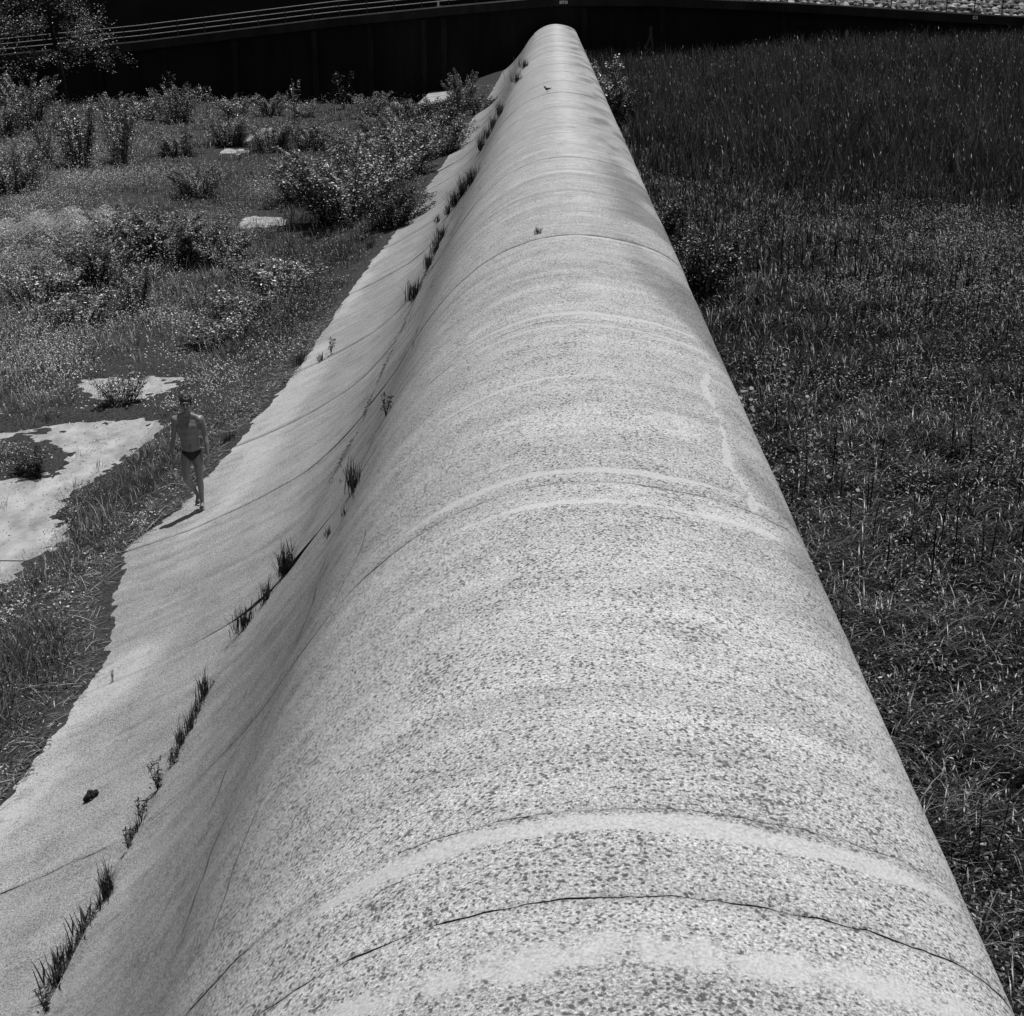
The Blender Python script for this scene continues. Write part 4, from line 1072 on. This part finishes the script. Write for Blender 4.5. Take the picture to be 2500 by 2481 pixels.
def make_man():
    B = []
    E = lambda c, r, rot=None: B.append((Vector(c), r, rot))
    # trunk
    E((0.025, 0.00, 0.885), (0.150, 0.098, 0.105)); E((0.028, 0.015, 0.84), (0.140, 0.105, 0.085))
    E((0.02, 0.0, 0.98), (0.152, 0.096, 0.12)); E((0.015, 0.0, 1.07), (0.156, 0.098, 0.12)); E((0.005, 0.0, 1.17), (0.164, 0.105, 0.13))
    E((0.0, 0.005, 1.28), (0.174, 0.112, 0.13)); E((-0.072, -0.028, 1.30), (0.090, 0.066, 0.080)); E((0.072, -0.028, 1.30), (0.090, 0.066, 0.080)); E((-0.072, -0.010, 1.365), (0.095, 0.062, 0.065)); E((0.072, -0.010, 1.365), (0.095, 0.062, 0.065)); E((-0.165, -0.012, 1.40), (0.058, 0.060, 0.060)); E((0.178, -0.012, 1.395), (0.058, 0.060, 0.060)); limb(B, [(-0.05, 0.0, 1.475), (-0.15, 0.0, 1.425)], [0.045, 0.05]); limb(B, [(0.05, 0.0, 1.475), (0.16, 0.0, 1.42)], [0.045, 0.05])
    E((0.0, 0.02, 1.38), (0.150, 0.085, 0.08)); E((-0.10, 0.02, 1.415), (0.080, 0.062, 0.055)); E((0.105, 0.02, 1.41), (0.080, 0.062, 0.055))
    E((0.0, 0.03, 1.44), (0.085, 0.065, 0.06)); E((-0.135, 0.01, 1.25), (0.035, 0.07, 0.10)); E((0.14, 0.01, 1.25), (0.035, 0.07, 0.10))
    # collar bones
    limb(B, [(0.02, -0.048, 1.435), (0.16, -0.015, 1.455)], [0.014, 0.016]); limb(B, [(-0.02, -0.048, 1.435), (-0.16, -0.015, 1.455)], [0.014, 0.016])
    # neck and head (chin slightly down, looking at the lens)
    limb(B, [(0, 0.03, 1.44), (0, -0.005, 1.56)], [0.062, 0.056])
    E((0, -0.01, 1.665), (0.073, 0.092, 0.098)); E((0, -0.035, 1.60), (0.058, 0.066, 0.078)); E((0, -0.066, 1.555), (0.036, 0.034, 0.032))
    E((0, -0.098, 1.685), (0.052, 0.016, 0.012))                       # brow
    limb(B, [(0, -0.104, 1.665), (0, -0.122, 1.618)], [0.010, 0.014]); E((-0.013, -0.108, 1.614), (0.010, 0.012, 0.008)); E((0.013, -0.108, 1.614), (0.010, 0.012, 0.008))
    E((0, -0.095, 1.586), (0.026, 0.014, 0.008)); E((0, -0.093, 1.575), (0.022, 0.014, 0.008))   # lips
    E((-0.045, -0.078, 1.63), (0.022, 0.020, 0.016)); E((0.045, -0.078, 1.63), (0.022, 0.020, 0.016))   # cheekbones
    for s in (-1, 1):
        E((s * 0.077, 0.005, 1.64), (0.008, 0.020, 0.032))             # ears
    # arms: his right (left in the picture) and left
    limb(B, [(-0.185, 0.015, 1.415), (-0.205, 0.03, 1.30), (-0.222, 0.045, 1.135)], [0.056, 0.050, 0.040])
    limb(B, [(-0.222, 0.045, 1.135), (-0.243, 0.02, 1.04), (-0.262, -0.02, 0.885)], [0.041, 0.041, 0.026])
    limb(B, [(0.195, 0.015, 1.41), (0.225, 0.02, 1.29), (0.248, 0.02, 1.125)], [0.056, 0.050, 0.040])
    limb(B, [(0.248, 0.02, 1.125), (0.262, -0.02, 1.03), (0.272, -0.075, 0.87)], [0.041, 0.042, 0.026])
    # hands: palm, four curled fingers of their own length, thumb from the side of the palm
    def hand(w, s, curl, tw):
        w = Vector(w)
        rot = Matrix.Rotation(tw, 3, 'Z')
        def q(x, y, z): return w + rot @ Vector((x * s, y, z))
        for k in range(4):
            limb(B, [q(0, 0.0, -0.005), q(0.004, -0.030 + 0.019 * k, -0.085)], [0.017, 0.0125], 0.7)
        for k, ln in enumerate((0.066, 0.076, 0.071, 0.055)):
            y0 = -0.034 + 0.0225 * k
            a = q(0.004, y0, -0.085)
            b = q(-0.010 * curl + 0.004, y0 - 0.003, -0.085 - 0.42 * ln)
            c = q(-0.042 * curl, y0 - 0.004, -0.085 - (0.75 - 0.1 * curl) * ln)
            d = q(-0.066 * curl, y0 - 0.003, -0.085 - (0.92 - 0.32 * curl) * ln)
            limb(B, [a, b, c, d], [0.0098, 0.0092, 0.0086, 0.0075], 0.6)
        limb(B, [q(0, -0.018, -0.022), q(-0.010, -0.050, -0.055), q(-0.020, -0.058, -0.085), q(-0.026, -0.052, -0.108)], [0.014, 0.012, 0.0105, 0.009], 0.6)
    hand((-0.262, -0.022, 0.882), -1, 0.55, 0.5)
    hand((0.272, -0.078, 0.866), 1, 0.95, -0.5)
    # legs: his left is planted (right in the picture), his right trails with the knee bent
    limb(B, [(0.112, 0.005, 0.83), (0.118, -0.015, 0.68), (0.122, -0.035, 0.48)], [0.092, 0.080, 0.056])
    limb(B, [(0.122, -0.035, 0.48), (0.126, -0.015, 0.36), (0.128, -0.005, 0.22), (0.128, -0.005, 0.085)], [0.055, 0.055, 0.042, 0.033])
    E((0.124, 0.018, 0.36), (0.042, 0.042, 0.085)); E((0.122, -0.062, 0.48), (0.038, 0.03, 0.042))
    limb(B, [(-0.055, 0.0, 0.83), (-0.068, -0.06, 0.68), (-0.070, -0.115, 0.50)], [0.090, 0.079, 0.055])
    limb(B, [(-0.070, -0.115, 0.50), (-0.030, -0.055, 0.405), (0.020, 0.015, 0.29), (0.062, 0.085, 0.165)], [0.054, 0.054, 0.042, 0.032])
    E((-0.015, -0.01, 0.385), (0.042, 0.045, 0.07)); E((-0.072, -0.140, 0.50), (0.036, 0.03, 0.040))
    # planted foot
    limb(B, [(0.128, 0.025, 0.045), (0.130, -0.06, 0.045), (0.134, -0.135, 0.026)], [0.036, 0.034, 0.026])
    E((0.132, -0.10, 0.024), (0.044, 0.075, 0.022))
    for k, (dx, ln) in enumerate(((-0.030, 0.052), (-0.012, 0.048), (0.004, 0.042), (0.019, 0.034), (0.033, 0.026))):
        limb(B, [(0.134 + dx, -0.150, 0.018), (0.136 + dx * 1.08, -0.150 - ln, 0.013)], [0.012 if k else 0.015, 0.009 if k else 0.012], 0.6)
    # trailing foot, heel up, ball of the foot near the ground
    limb(B, [(0.064, 0.105, 0.150), (0.058, 0.075, 0.085), (0.050, 0.050, 0.030)], [0.033, 0.032, 0.024])
    E((0.053, 0.055, 0.055), (0.040, 0.026, 0.05), Matrix.Rotation(0.3, 3, 'X'))
    for k, (dx, ln) in enumerate(((0.028, 0.045), (0.012, 0.042), (-0.003, 0.038), (-0.017, 0.032), (-0.030, 0.025))):
        limb(B, [(0.050 + dx, 0.035, 0.022), (0.050 + dx, 0.035 - ln * 0.8, 0.010)], [0.011, 0.009], 0.6)
    body = blob_mesh("person", B, 0.0065, 4)
    nv = len(body.vertices)
    co = np.empty(nv * 3, np.float32); body.vertices.foreach_get("co", co); co = co.reshape(-1, 3)
    no = np.empty(nv * 3, np.float32); body.vertices.foreach_get("normal", no); no = no.reshape(-1, 3)
    e = np.empty(len(body.edges) * 2, np.int32); body.edges.foreach_get("vertices", e); e = e.reshape(-1, 2)
    deg = np.bincount(e.ravel(), minlength=nv).astype(float)
    z, ax = co[:, 2], np.abs(co[:, 0])
    wgt = sstep(z, 0.86, 0.98) * (1 - sstep(z, 1.42, 1.50)) * (1 - 0.6 * sstep(ax, 0.17, 0.20))
    wgt = np.maximum(wgt, 0.5 * (sstep(z, 0.20, 0.30) * (1 - sstep(z, 0.70, 0.80))) * (ax < 0.21))[:, None]
    for it in range(34):
        acc_ = np.stack([np.bincount(e[:, 0], co[e[:, 1], i], nv) + np.bincount(e[:, 1], co[e[:, 0], i], nv) for i in range(3)], -1) / deg[:, None]
        co = co + wgt * 0.55 * (acc_ - co)
    body.vertices.foreach_set("co", co.astype(np.float32).ravel()); body.update()
    body.vertices.foreach_get("normal", no.ravel()); nn_ = np.empty(nv * 3, np.float32); body.vertices.foreach_get("normal", nn_); no = nn_.reshape(-1, 3)
    # skin colour: nipples, navel, hair line, lips; brow shade painted into the eye hollows
    tone = np.ones(nv)
    def spot(c, r, v):
        d = np.linalg.norm((co - np.array(c)) / np.array(r), axis=1)
        tone[:] *= 1 - (1 - v) * np.exp(-d ** 2)
    spot((-0.085, -0.105, 1.285), (.016, .04, .016), 0.5); spot((0.085, -0.105, 1.285), (.016, .04, .016), 0.5)
    spot((0.02, -0.09, 1.02), (.012, .04, .016), 0.4); spot((0.022, -0.09, 0.975), (.013, .05, .05), 0.5)
    spot((0.0, -0.1, 1.33), (.03, .05, .07), 0.72)
    spot((-0.028, -0.09, 1.655), (.016, .03, .011), 0.25); spot((0.028, -0.09, 1.655), (.016, .03, .011), 0.25)
    spot((-0.028, -0.10, 1.682), (.024, .03, .007), 0.3); spot((0.028, -0.10, 1.682), (.024, .03, .007), 0.3)
    spot((0, -0.1, 1.580), (.026, .03, .008), 0.5); spot((0, -0.09, 1.56), (.05, .06, .03), 0.8)
    at = body.attributes.new("tone", 'FLOAT', 'POINT'); at.data.foreach_set("value", tone.astype(np.float32))
    m = N("tanned_skin")
    v = m.math('MULTIPLY', m.attr("tone"), m.lin(m.noise(m.pos(), 18.0, 3.0), 0.3, 0.7, 0.16, 0.20))
    body.materials.append(m.done(v, 0.42, 0.5))
    # swimming briefs: the skin's own faces, lifted off it
    pol = np.empty(len(body.polygons) * 4, np.int32)
    ok = all(p.loop_total == 4 for p in body.polygons)
    body.polygons.foreach_get("vertices", pol); pol = pol.reshape(-1, 4)
    c = co[pol].mean(1)
    xx = np.abs(c[:, 0] - 0.03)
    top = 0.928 - 0.02 * np.exp(-(xx / 0.09) ** 2) * (c[:, 1] < 0)
    low = np.where(c[:, 1] < 0.02, 0.765 + 1.05 * np.maximum(xx - 0.015, 0), 0.765 + 0.75 * np.maximum(xx - 0.03, 0))
    sel = (c[:, 2] < top) & (c[:, 2] > np.minimum(low, 0.893)) & (xx < 0.19) & (c[:, 2] > 0.74)
    # crotch only between the thighs
    fs = pol[sel]
    used = np.unique(fs)
    remap = -np.ones(nv, int); remap[used] = np.arange(len(used))
    Vb = np.concatenate([co[used] + no[used] * 0.005, co[used] - no[used] * 0.002])
    fo = remap[fs]
    # rim faces
    ed = {}
    for f in fo:
        for i in range(4):
            a, b = int(f[i]), int(f[(i + 1) % 4])
            if (b, a) in ed: del ed[(b, a)]
            else: ed[(a, b)] = 1
    k = len(used)
    rim = np.array([[b, a, a + k, b + k] for a, b in ed])
    briefs = mesh_np("briefs", Vb, [fo, rim])
    briefs.materials.append(make_plain("black_swim_cloth", 0.012, 0.02, 40.0, 0.7, 0.3))
    # hair: short dark curls, thick on top
    rng = np.random.default_rng(5)
    HB = [(Vector((0, 0.012, 1.715)), (0.084, 0.095, 0.068), None), (Vector((0, 0.045, 1.665)), (0.082, 0.068, 0.085), None)]
    for i in range(150):
        a = rng.random() * 6.283; e = math.asin(0.05 + 0.95 * rng.random())
        d = np.array([math.cos(a) * math.cos(e), math.sin(a) * math.cos(e), math.sin(e)])
        p = np.array([0, 0.012, 1.70]) + d * np.array([0.082, 0.098, 0.082])
        if p[1] < -0.060 and p[2] < 1.704: continue
        r = 0.013 + 0.010 * rng.random()
        HB.append((Vector(p), (r, r, r), None))
    for s in (-1, 1):
        for i in range(10):
            HB.append((Vector((s * 0.077, -0.03 + 0.06 * rng.random(), 1.64 + 0.06 * rng.random())), (0.012, 0.014, 0.016), None))
    hair = blob_mesh("hair", HB, 0.006, 1)
    hair.materials.append(make_plain("dark_hair", 0.006, 0.016, 60.0, 0.5, 0.4))
    eye_m = make_plain("dark_eye", 0.01, 0.02, 30.0, 0.2, 0.5)
    f = hit(491, 1243)
    man = obj("person", body, None, None, label="man in dark swimming briefs walking barefoot up the slope toward the camera", category="person")
    man.location = (f[0] - 0.13, f[1] + 0.09, f[2] + 0.004)
    man.rotation_euler = (0, 0, math.radians(9))
    obj("briefs", briefs, None, man); obj("hair", hair, None, man)
    for s in (-1, 1):
        e = bpy.data.meshes.new("eye"); bm = bmesh.new()
        bmesh.ops.create_icosphere(bm, subdivisions=2, radius=0.0105, matrix=Matrix.Translation((s * 0.029, -0.0865, 1.655)))
        bm.to_mesh(e); bm.free(); e.materials.append(eye_m)
        obj("eye", e, None, man)
    return man
make_man()

# ------------------------------------------------------------------ a bird on the ridge
def make_bird():
    p = hit(1336, 225)
    B = [(Vector((0, 0, 0.085)), (0.062, 0.034, 0.034), Matrix.Rotation(-0.25, 3, 'Y'))]
    limb(B, [(-0.045, 0, 0.10), (-0.068, 0, 0.135)], [0.026, 0.023])
    B.append((Vector((-0.072, 0, 0.145)), (0.026, 0.022, 0.023), None))
    limb(B, [(0.05, 0, 0.09), (0.125, 0, 0.112)], [0.018, 0.008])
    me = blob_mesh("bird", B, 0.006, 2)
    blk = make_plain("black_feathers", 0.008, 0.015, 50.0, 0.5, 0.4)
    me.materials.append(blk)
    b = obj("bird", me, None, None, label="small black bird standing on top of the ridge far away", category="bird")
    b.location = (p[0], p[1], p[2])
    b.scale = (1.15, 1.15, 1.15)
    for s in (-1, 1):
        obj("leg", tube_mesh("leg", [([(0.004, s * 0.014, 0.06), (0.0, s * 0.014, 0.03), (0.004, s * 0.014, 0.0)], 0.0035), ([(0.012, s * 0.014, 0.003), (-0.03, s * 0.014, 0.003)], 0.003)], 5), blk, b)
        w = blob_mesh("wing", [(Vector((0.02, s * 0.033, 0.092)), (0.062, 0.008, 0.024), Matrix.Rotation(-0.2, 3, 'Y'))], 0.005, 1)
        w.materials.append(blk); obj("wing", w, None, b)
    V = np.array([[-0.092, -0.006, 0.143], [-0.092, 0.006, 0.143], [-0.092, 0, 0.151], [-0.122, 0, 0.143]])
    obj("beak", mesh_np("beak", V, [np.array([[0, 1, 3], [1, 2, 3], [2, 0, 3], [0, 2, 1]])], smooth=False), blk, b)
make_bird()

# ------------------------------------------------------------------ a dark clod of turf on the slope
def make_clod():
    p = hit(224, 1945)
    rng = np.random.default_rng(61)
    B = []
    for i in range(46):
        u = rng.random() * 2 - 1
        B.append((Vector((u * 0.062, (rng.random() - .5) * 0.09 * (1 - u * u * .6), 0.012 + 0.02 * rng.random() * (1 - u * u))), (0.012 + 0.012 * rng.random(),) * 3, None))
    me = blob_mesh("clod", B, 0.005, 1)
    t = thing("turf_clod", "dark clod of turf lying alone on the lower pale slope", "turf clod", tuple(p), 0.3)
    t.rotation_euler = (0, -0.5, 0.25)
    me.materials.append(make_plain("peaty_turf", 0.008, 0.03, 60.0, 0.95, 0.1))
    obj("clod", me, None, t)
    n = 40
    P = np.stack([(R(n) - .5) * 0.11, (R(n) - .5) * 0.06, np.full(n, 0.015)], -1)
    V, q, tr, tn = blades(P, 0.02 + 0.03 * R(n), 0.004 + 0 * R(n), R(n) * 6.28, 0.2 + 0.5 * R(n), 0.8 + R(n), 3, R(n))
    obj("blades", mesh_np("blades", V, [q, tr], dict(tone=tn)), M_TUFT, t, kind="stuff")
make_clod()

# ------------------------------------------------------------------ the wall across the far end, its walkway, railing and what lies behind
WY = 119.5
wl_x = np.array([-200, -70, -43.4, -32.2, -17.1, -8, 0.5, 8, 17.5, 23.2, 30.2, 36.4, 60, 200])
wl_b = np.array([-0.6, -0.2, 1.90, 2.93, 4.68, 5.55, 6.26, 6.22, 5.85, 5.55, 5.12, 4.80, 3.2, 3.0])   # underside of the walkway
def beam_b(x): return np.interp(x, wl_x, wl_b)
BT = 0.62
wall = thing("retaining_wall", "tall black concrete wall closing the far end of the weir", "wall", (0, 0, 0))
def slab_seg(x0, x1, y0, y1, zb, zt):
    """a prism whose bottom and top follow functions of x"""
    V = np.array([[x, y, f(x)] for f in (zb, zt) for x, y in ((x0, y0), (x1, y0), (x1, y1), (x0, y1))])
    return V, np.array([[0, 3, 2, 1], [4, 5, 6, 7], [0, 1, 5, 4], [1, 2, 6, 5], [2, 3, 7, 6], [3, 0, 4, 7]])
def seg_obj(name, x0, x1, y0, y1, zb, zt, mat, parent, parts=1):
    V, Fc = [], []
    xs = np.linspace(x0, x1, parts + 1)
    for i in range(parts):
        v, f = slab_seg(xs[i], xs[i + 1], y0, y1, zb, zt)
        Fc.append(f + 8 * i); V.append(v)
    return obj(name, mesh_np(name, np.concatenate(V), Fc, smooth=False), mat, parent)
pil = [-66, -58, -50, at_y(242, 150, WY)[0], at_y(400, 150, WY)[0], at_y(575, 150, WY)[0], at_y(769, 130, WY)[0], at_y(905, 120, WY)[0], at_y(1035, 110, WY)[0], at_y(1075, 110, WY)[0] + 0.3, 1.0 + 1.6, at_y(1618, 60, WY)[0], 18, 27, 36, 45, 54, 62]
for a, b in zip(pil[:-1], pil[1:]):
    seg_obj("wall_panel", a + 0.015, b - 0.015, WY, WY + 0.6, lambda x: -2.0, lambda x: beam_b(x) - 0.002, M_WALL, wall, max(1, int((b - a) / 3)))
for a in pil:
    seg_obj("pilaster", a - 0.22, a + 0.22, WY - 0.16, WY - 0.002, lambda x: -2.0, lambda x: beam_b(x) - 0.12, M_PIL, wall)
walk = thing("walkway", "sloping concrete walkway along the top of the dark wall", "walkway", (0, 0, 0))
fx = np.concatenate([[-66], np.arange(-60, 61, 6.0)])
for a, b in zip(fx[:-1], fx[1:]):
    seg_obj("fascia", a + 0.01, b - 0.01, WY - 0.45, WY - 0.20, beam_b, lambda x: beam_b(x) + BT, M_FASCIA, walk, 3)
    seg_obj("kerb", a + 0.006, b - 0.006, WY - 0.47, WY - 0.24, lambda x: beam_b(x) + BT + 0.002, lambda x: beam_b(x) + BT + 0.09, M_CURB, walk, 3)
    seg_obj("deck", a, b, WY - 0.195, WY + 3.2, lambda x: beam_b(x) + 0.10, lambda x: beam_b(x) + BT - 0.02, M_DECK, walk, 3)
rail = thing("railing", "long steel railing with three rails along the outer edge of the walkway", "railing", (0, 0, 0))
rx = np.linspace(-64, 60, 90)
for h0 in (0.38, 0.76, 1.14):
    obj("rail", tube_mesh("rail", [(np.stack([rx, np.full_like(rx, WY - 0.33), beam_b(rx) + BT + 0.09 + h0], -1), 0.03)], 6), M_RAIL, rail)
post_me = box_mesh("post", [((0, 0, 0.58), (0.07, 0.05, 1.16)), ((0, 0, 0.012), (0.16, 0.12, 0.02))])
for x in np.arange(-63, 60, 2.12):
    o = obj("post", post_me, M_POST, rail)
    o.location = (x, WY - 0.36, beam_b(x) + BT + 0.09)
# white marker seen left of the ridge end
p = at_y(1070, 8, WY - 0.36)
mk = thing("marker_post", "short white marker post on the kerb left of the ridge end", "marker post", (p[0], WY - 0.36, float(beam_b(p[0])) + BT + 0.09))
obj("post", box_mesh("post", [((0, 0, 0.22), (0.14, 0.05, 0.44))]), M_WHITE, mk)
obj("base", box_mesh("base", [((0.03, 0, 0.03), (0.30, 0.08, 0.06))]), M_WHITE, mk)
# outlet pipe with lime stain
p = at_y(1590, 50, WY)
pipe = thing("drain_pipe", "round drain outlet in the dark wall with a pale forked stain below", "drain pipe", (p[0], WY, p[2]))
an = np.linspace(0, 2 * math.pi, 25)
ring = []
V, Fc = [], []
for (r, y) in ((0.40, -0.14), (0.40, 0.0), ):
    V.append(np.stack([r * np.cos(an[:-1]), np.full(24, y), r * np.sin(an[:-1])], -1))
for (r, y) in ((0.31, -0.14), (0.31, -0.01)):
    V.append(np.stack([r * np.cos(an[:-1]), np.full(24, y), r * np.sin(an[:-1])], -1))
i = np.arange(24); j = (i + 1) % 24
Fc = [np.stack([i, j, 24 + j, 24 + i], -1), np.stack([i, 48 + i, 48 + j, j], -1), np.stack([48 + i, 72 + i, 72 + j, 48 + j], -1)]
obj("pipe_ring", mesh_np("pipe_ring", np.concatenate(V), Fc), M_WALL, pipe)
obj("hollow", mesh_np("hollow", V[3] + np.array([0, -0.002, 0]), [np.arange(24)[None, ::-1]]), M_BLACK, pipe)
st = np.array([[-0.13, -0.004, -0.36], [0.13, -0.004, -0.36], [0.12, -0.004, -1.1], [0.30, -0.004, -2.2], [0.12, -0.004, -2.2], [0.0, -0.004, -1.35], [-0.28, -0.004, -2.1], [-0.45, -0.004, -2.0], [-0.11, -0.004, -1.1]])
obj("stain", mesh_np("stain", st, [np.array([[0, 8, 5, 2, 1][::-1][::-1]]), np.array([[8, 7, 6, 5]]), np.array([[2, 5, 4, 3]])], smooth=False), M_LIME, pipe)
# letters and plate on the fascia
fc = bpy.data.curves.new("letters", 'FONT')
fc.body = "IIITSI"; fc.size = 0.30; fc.extrude = 0.01; fc.align_x = 'CENTER'; fc.offset = 0.012
fc.materials.append(M_WHITE)
p = at_y(1376, 5.5, WY - 0.46)
tmp = bpy.data.objects.new("letters_src", fc); COL.objects.link(tmp)
lme = bpy.data.meshes.new_from_object(tmp.evaluated_get(bpy.context.evaluated_depsgraph_get()))
bpy.data.objects.remove(tmp)
lme.name = "wall_lettering"
lt = obj("wall_lettering", lme, None, None, label="white letters on the walkway edge above the end of the ridge", category="lettering")
lt.location = (p[0], WY - 0.463, p[2] - 0.11); lt.rotation_euler = (math.pi / 2, 0, 0)
p = at_y(2381, 43, WY - 0.46)
sg = thing("sign_plate", "small white plate with a dark mark under the railing at the right", "sign", (p[0], WY - 0.47, p[2]))
obj("plate", box_mesh("plate", [((0, 0, 0), (0.36, 0.02, 0.24))]), M_WHITE, sg)
obj("mark", box_mesh("mark", [((0, -0.012, 0.015), (0.17, 0.004, 0.10))]), M_BLACK, sg)

# ground behind the wall: dark rear wall on the left, stone bank on the right
rear = thing("rear_wall", "dark upper wall behind the walkway on the left", "wall", (0, 0, 0))
for a, b in zip([-70, -60, -50, -40, -30, -20, -10, 0], [-60, -50, -40, -30, -20, -10, 0, 10]):
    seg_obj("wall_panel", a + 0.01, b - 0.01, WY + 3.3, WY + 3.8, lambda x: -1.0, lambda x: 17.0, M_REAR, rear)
def bank_z(x, y): return np.interp(x, wl_x, wl_b) + BT - 0.1 + (y - (WY + 3.2)) * 0.62
bank = obj("stone_bank", grid_mesh("stone_bank", np.linspace(10.0, 200, 60), np.linspace(WY + 3.2, WY + 30, 12), bank_z), M_BANK, kind="structure", label="steep earth bank covered with loose stones behind the walkway")
def stone_mesh(seed):
    rng = np.random.default_rng(seed)
    bm = bmesh.new()
    bmesh.ops.create_icosphere(bm, subdivisions=1, radius=1.0)
    sc = np.array([1.0, 0.55 + 0.5 * rng.random(), 0.4 + 0.3 * rng.random()])
    for v in bm.verts:
        d = 0.75 + 0.45 * rng.random()
        v.co = Vector(np.array(v.co) * sc * d)
    me = bpy.data.meshes.new("stone"); bm.to_mesh(me); bm.free()
    me.materials.append(M_STONE)
    return me
STN = [stone_mesh(700 + i) for i in range(8)]
cnt = 0
row = 0
y = WY + 3.35
while cnt < 295 and row < 9:
    x = 14.0 + random.random() * 0.4
    while x < 41 and cnt < 295:
        s = 0.26 + 0.34 * random.random() ** 1.8
        yy = y + (random.random() - 0.5) * 0.3
        o = bpy.data.objects.new("stone", STN[random.randrange(8)]); COL.objects.link(o)
        o.parent = bank
        o.location = (x, yy, float(bank_z(np.array(x), np.array(yy))) + 0.05)
        o.rotation_euler = (random.uniform(-0.6, 0.2), random.uniform(-0.4, 0.4), random.random() * 6.28)
        o.scale = (s, s, s)
        x += s * 1.75 + 0.04; cnt += 1
    y += 0.44; row += 1
print("stones", cnt, "rows", row)

print("triangles", sum(sum(max(p.loop_total - 2, 0) for p in []) or len(o.data.loops) - 2 * len(o.data.polygons) for o in bpy.data.objects if o.type == 'MESH'))
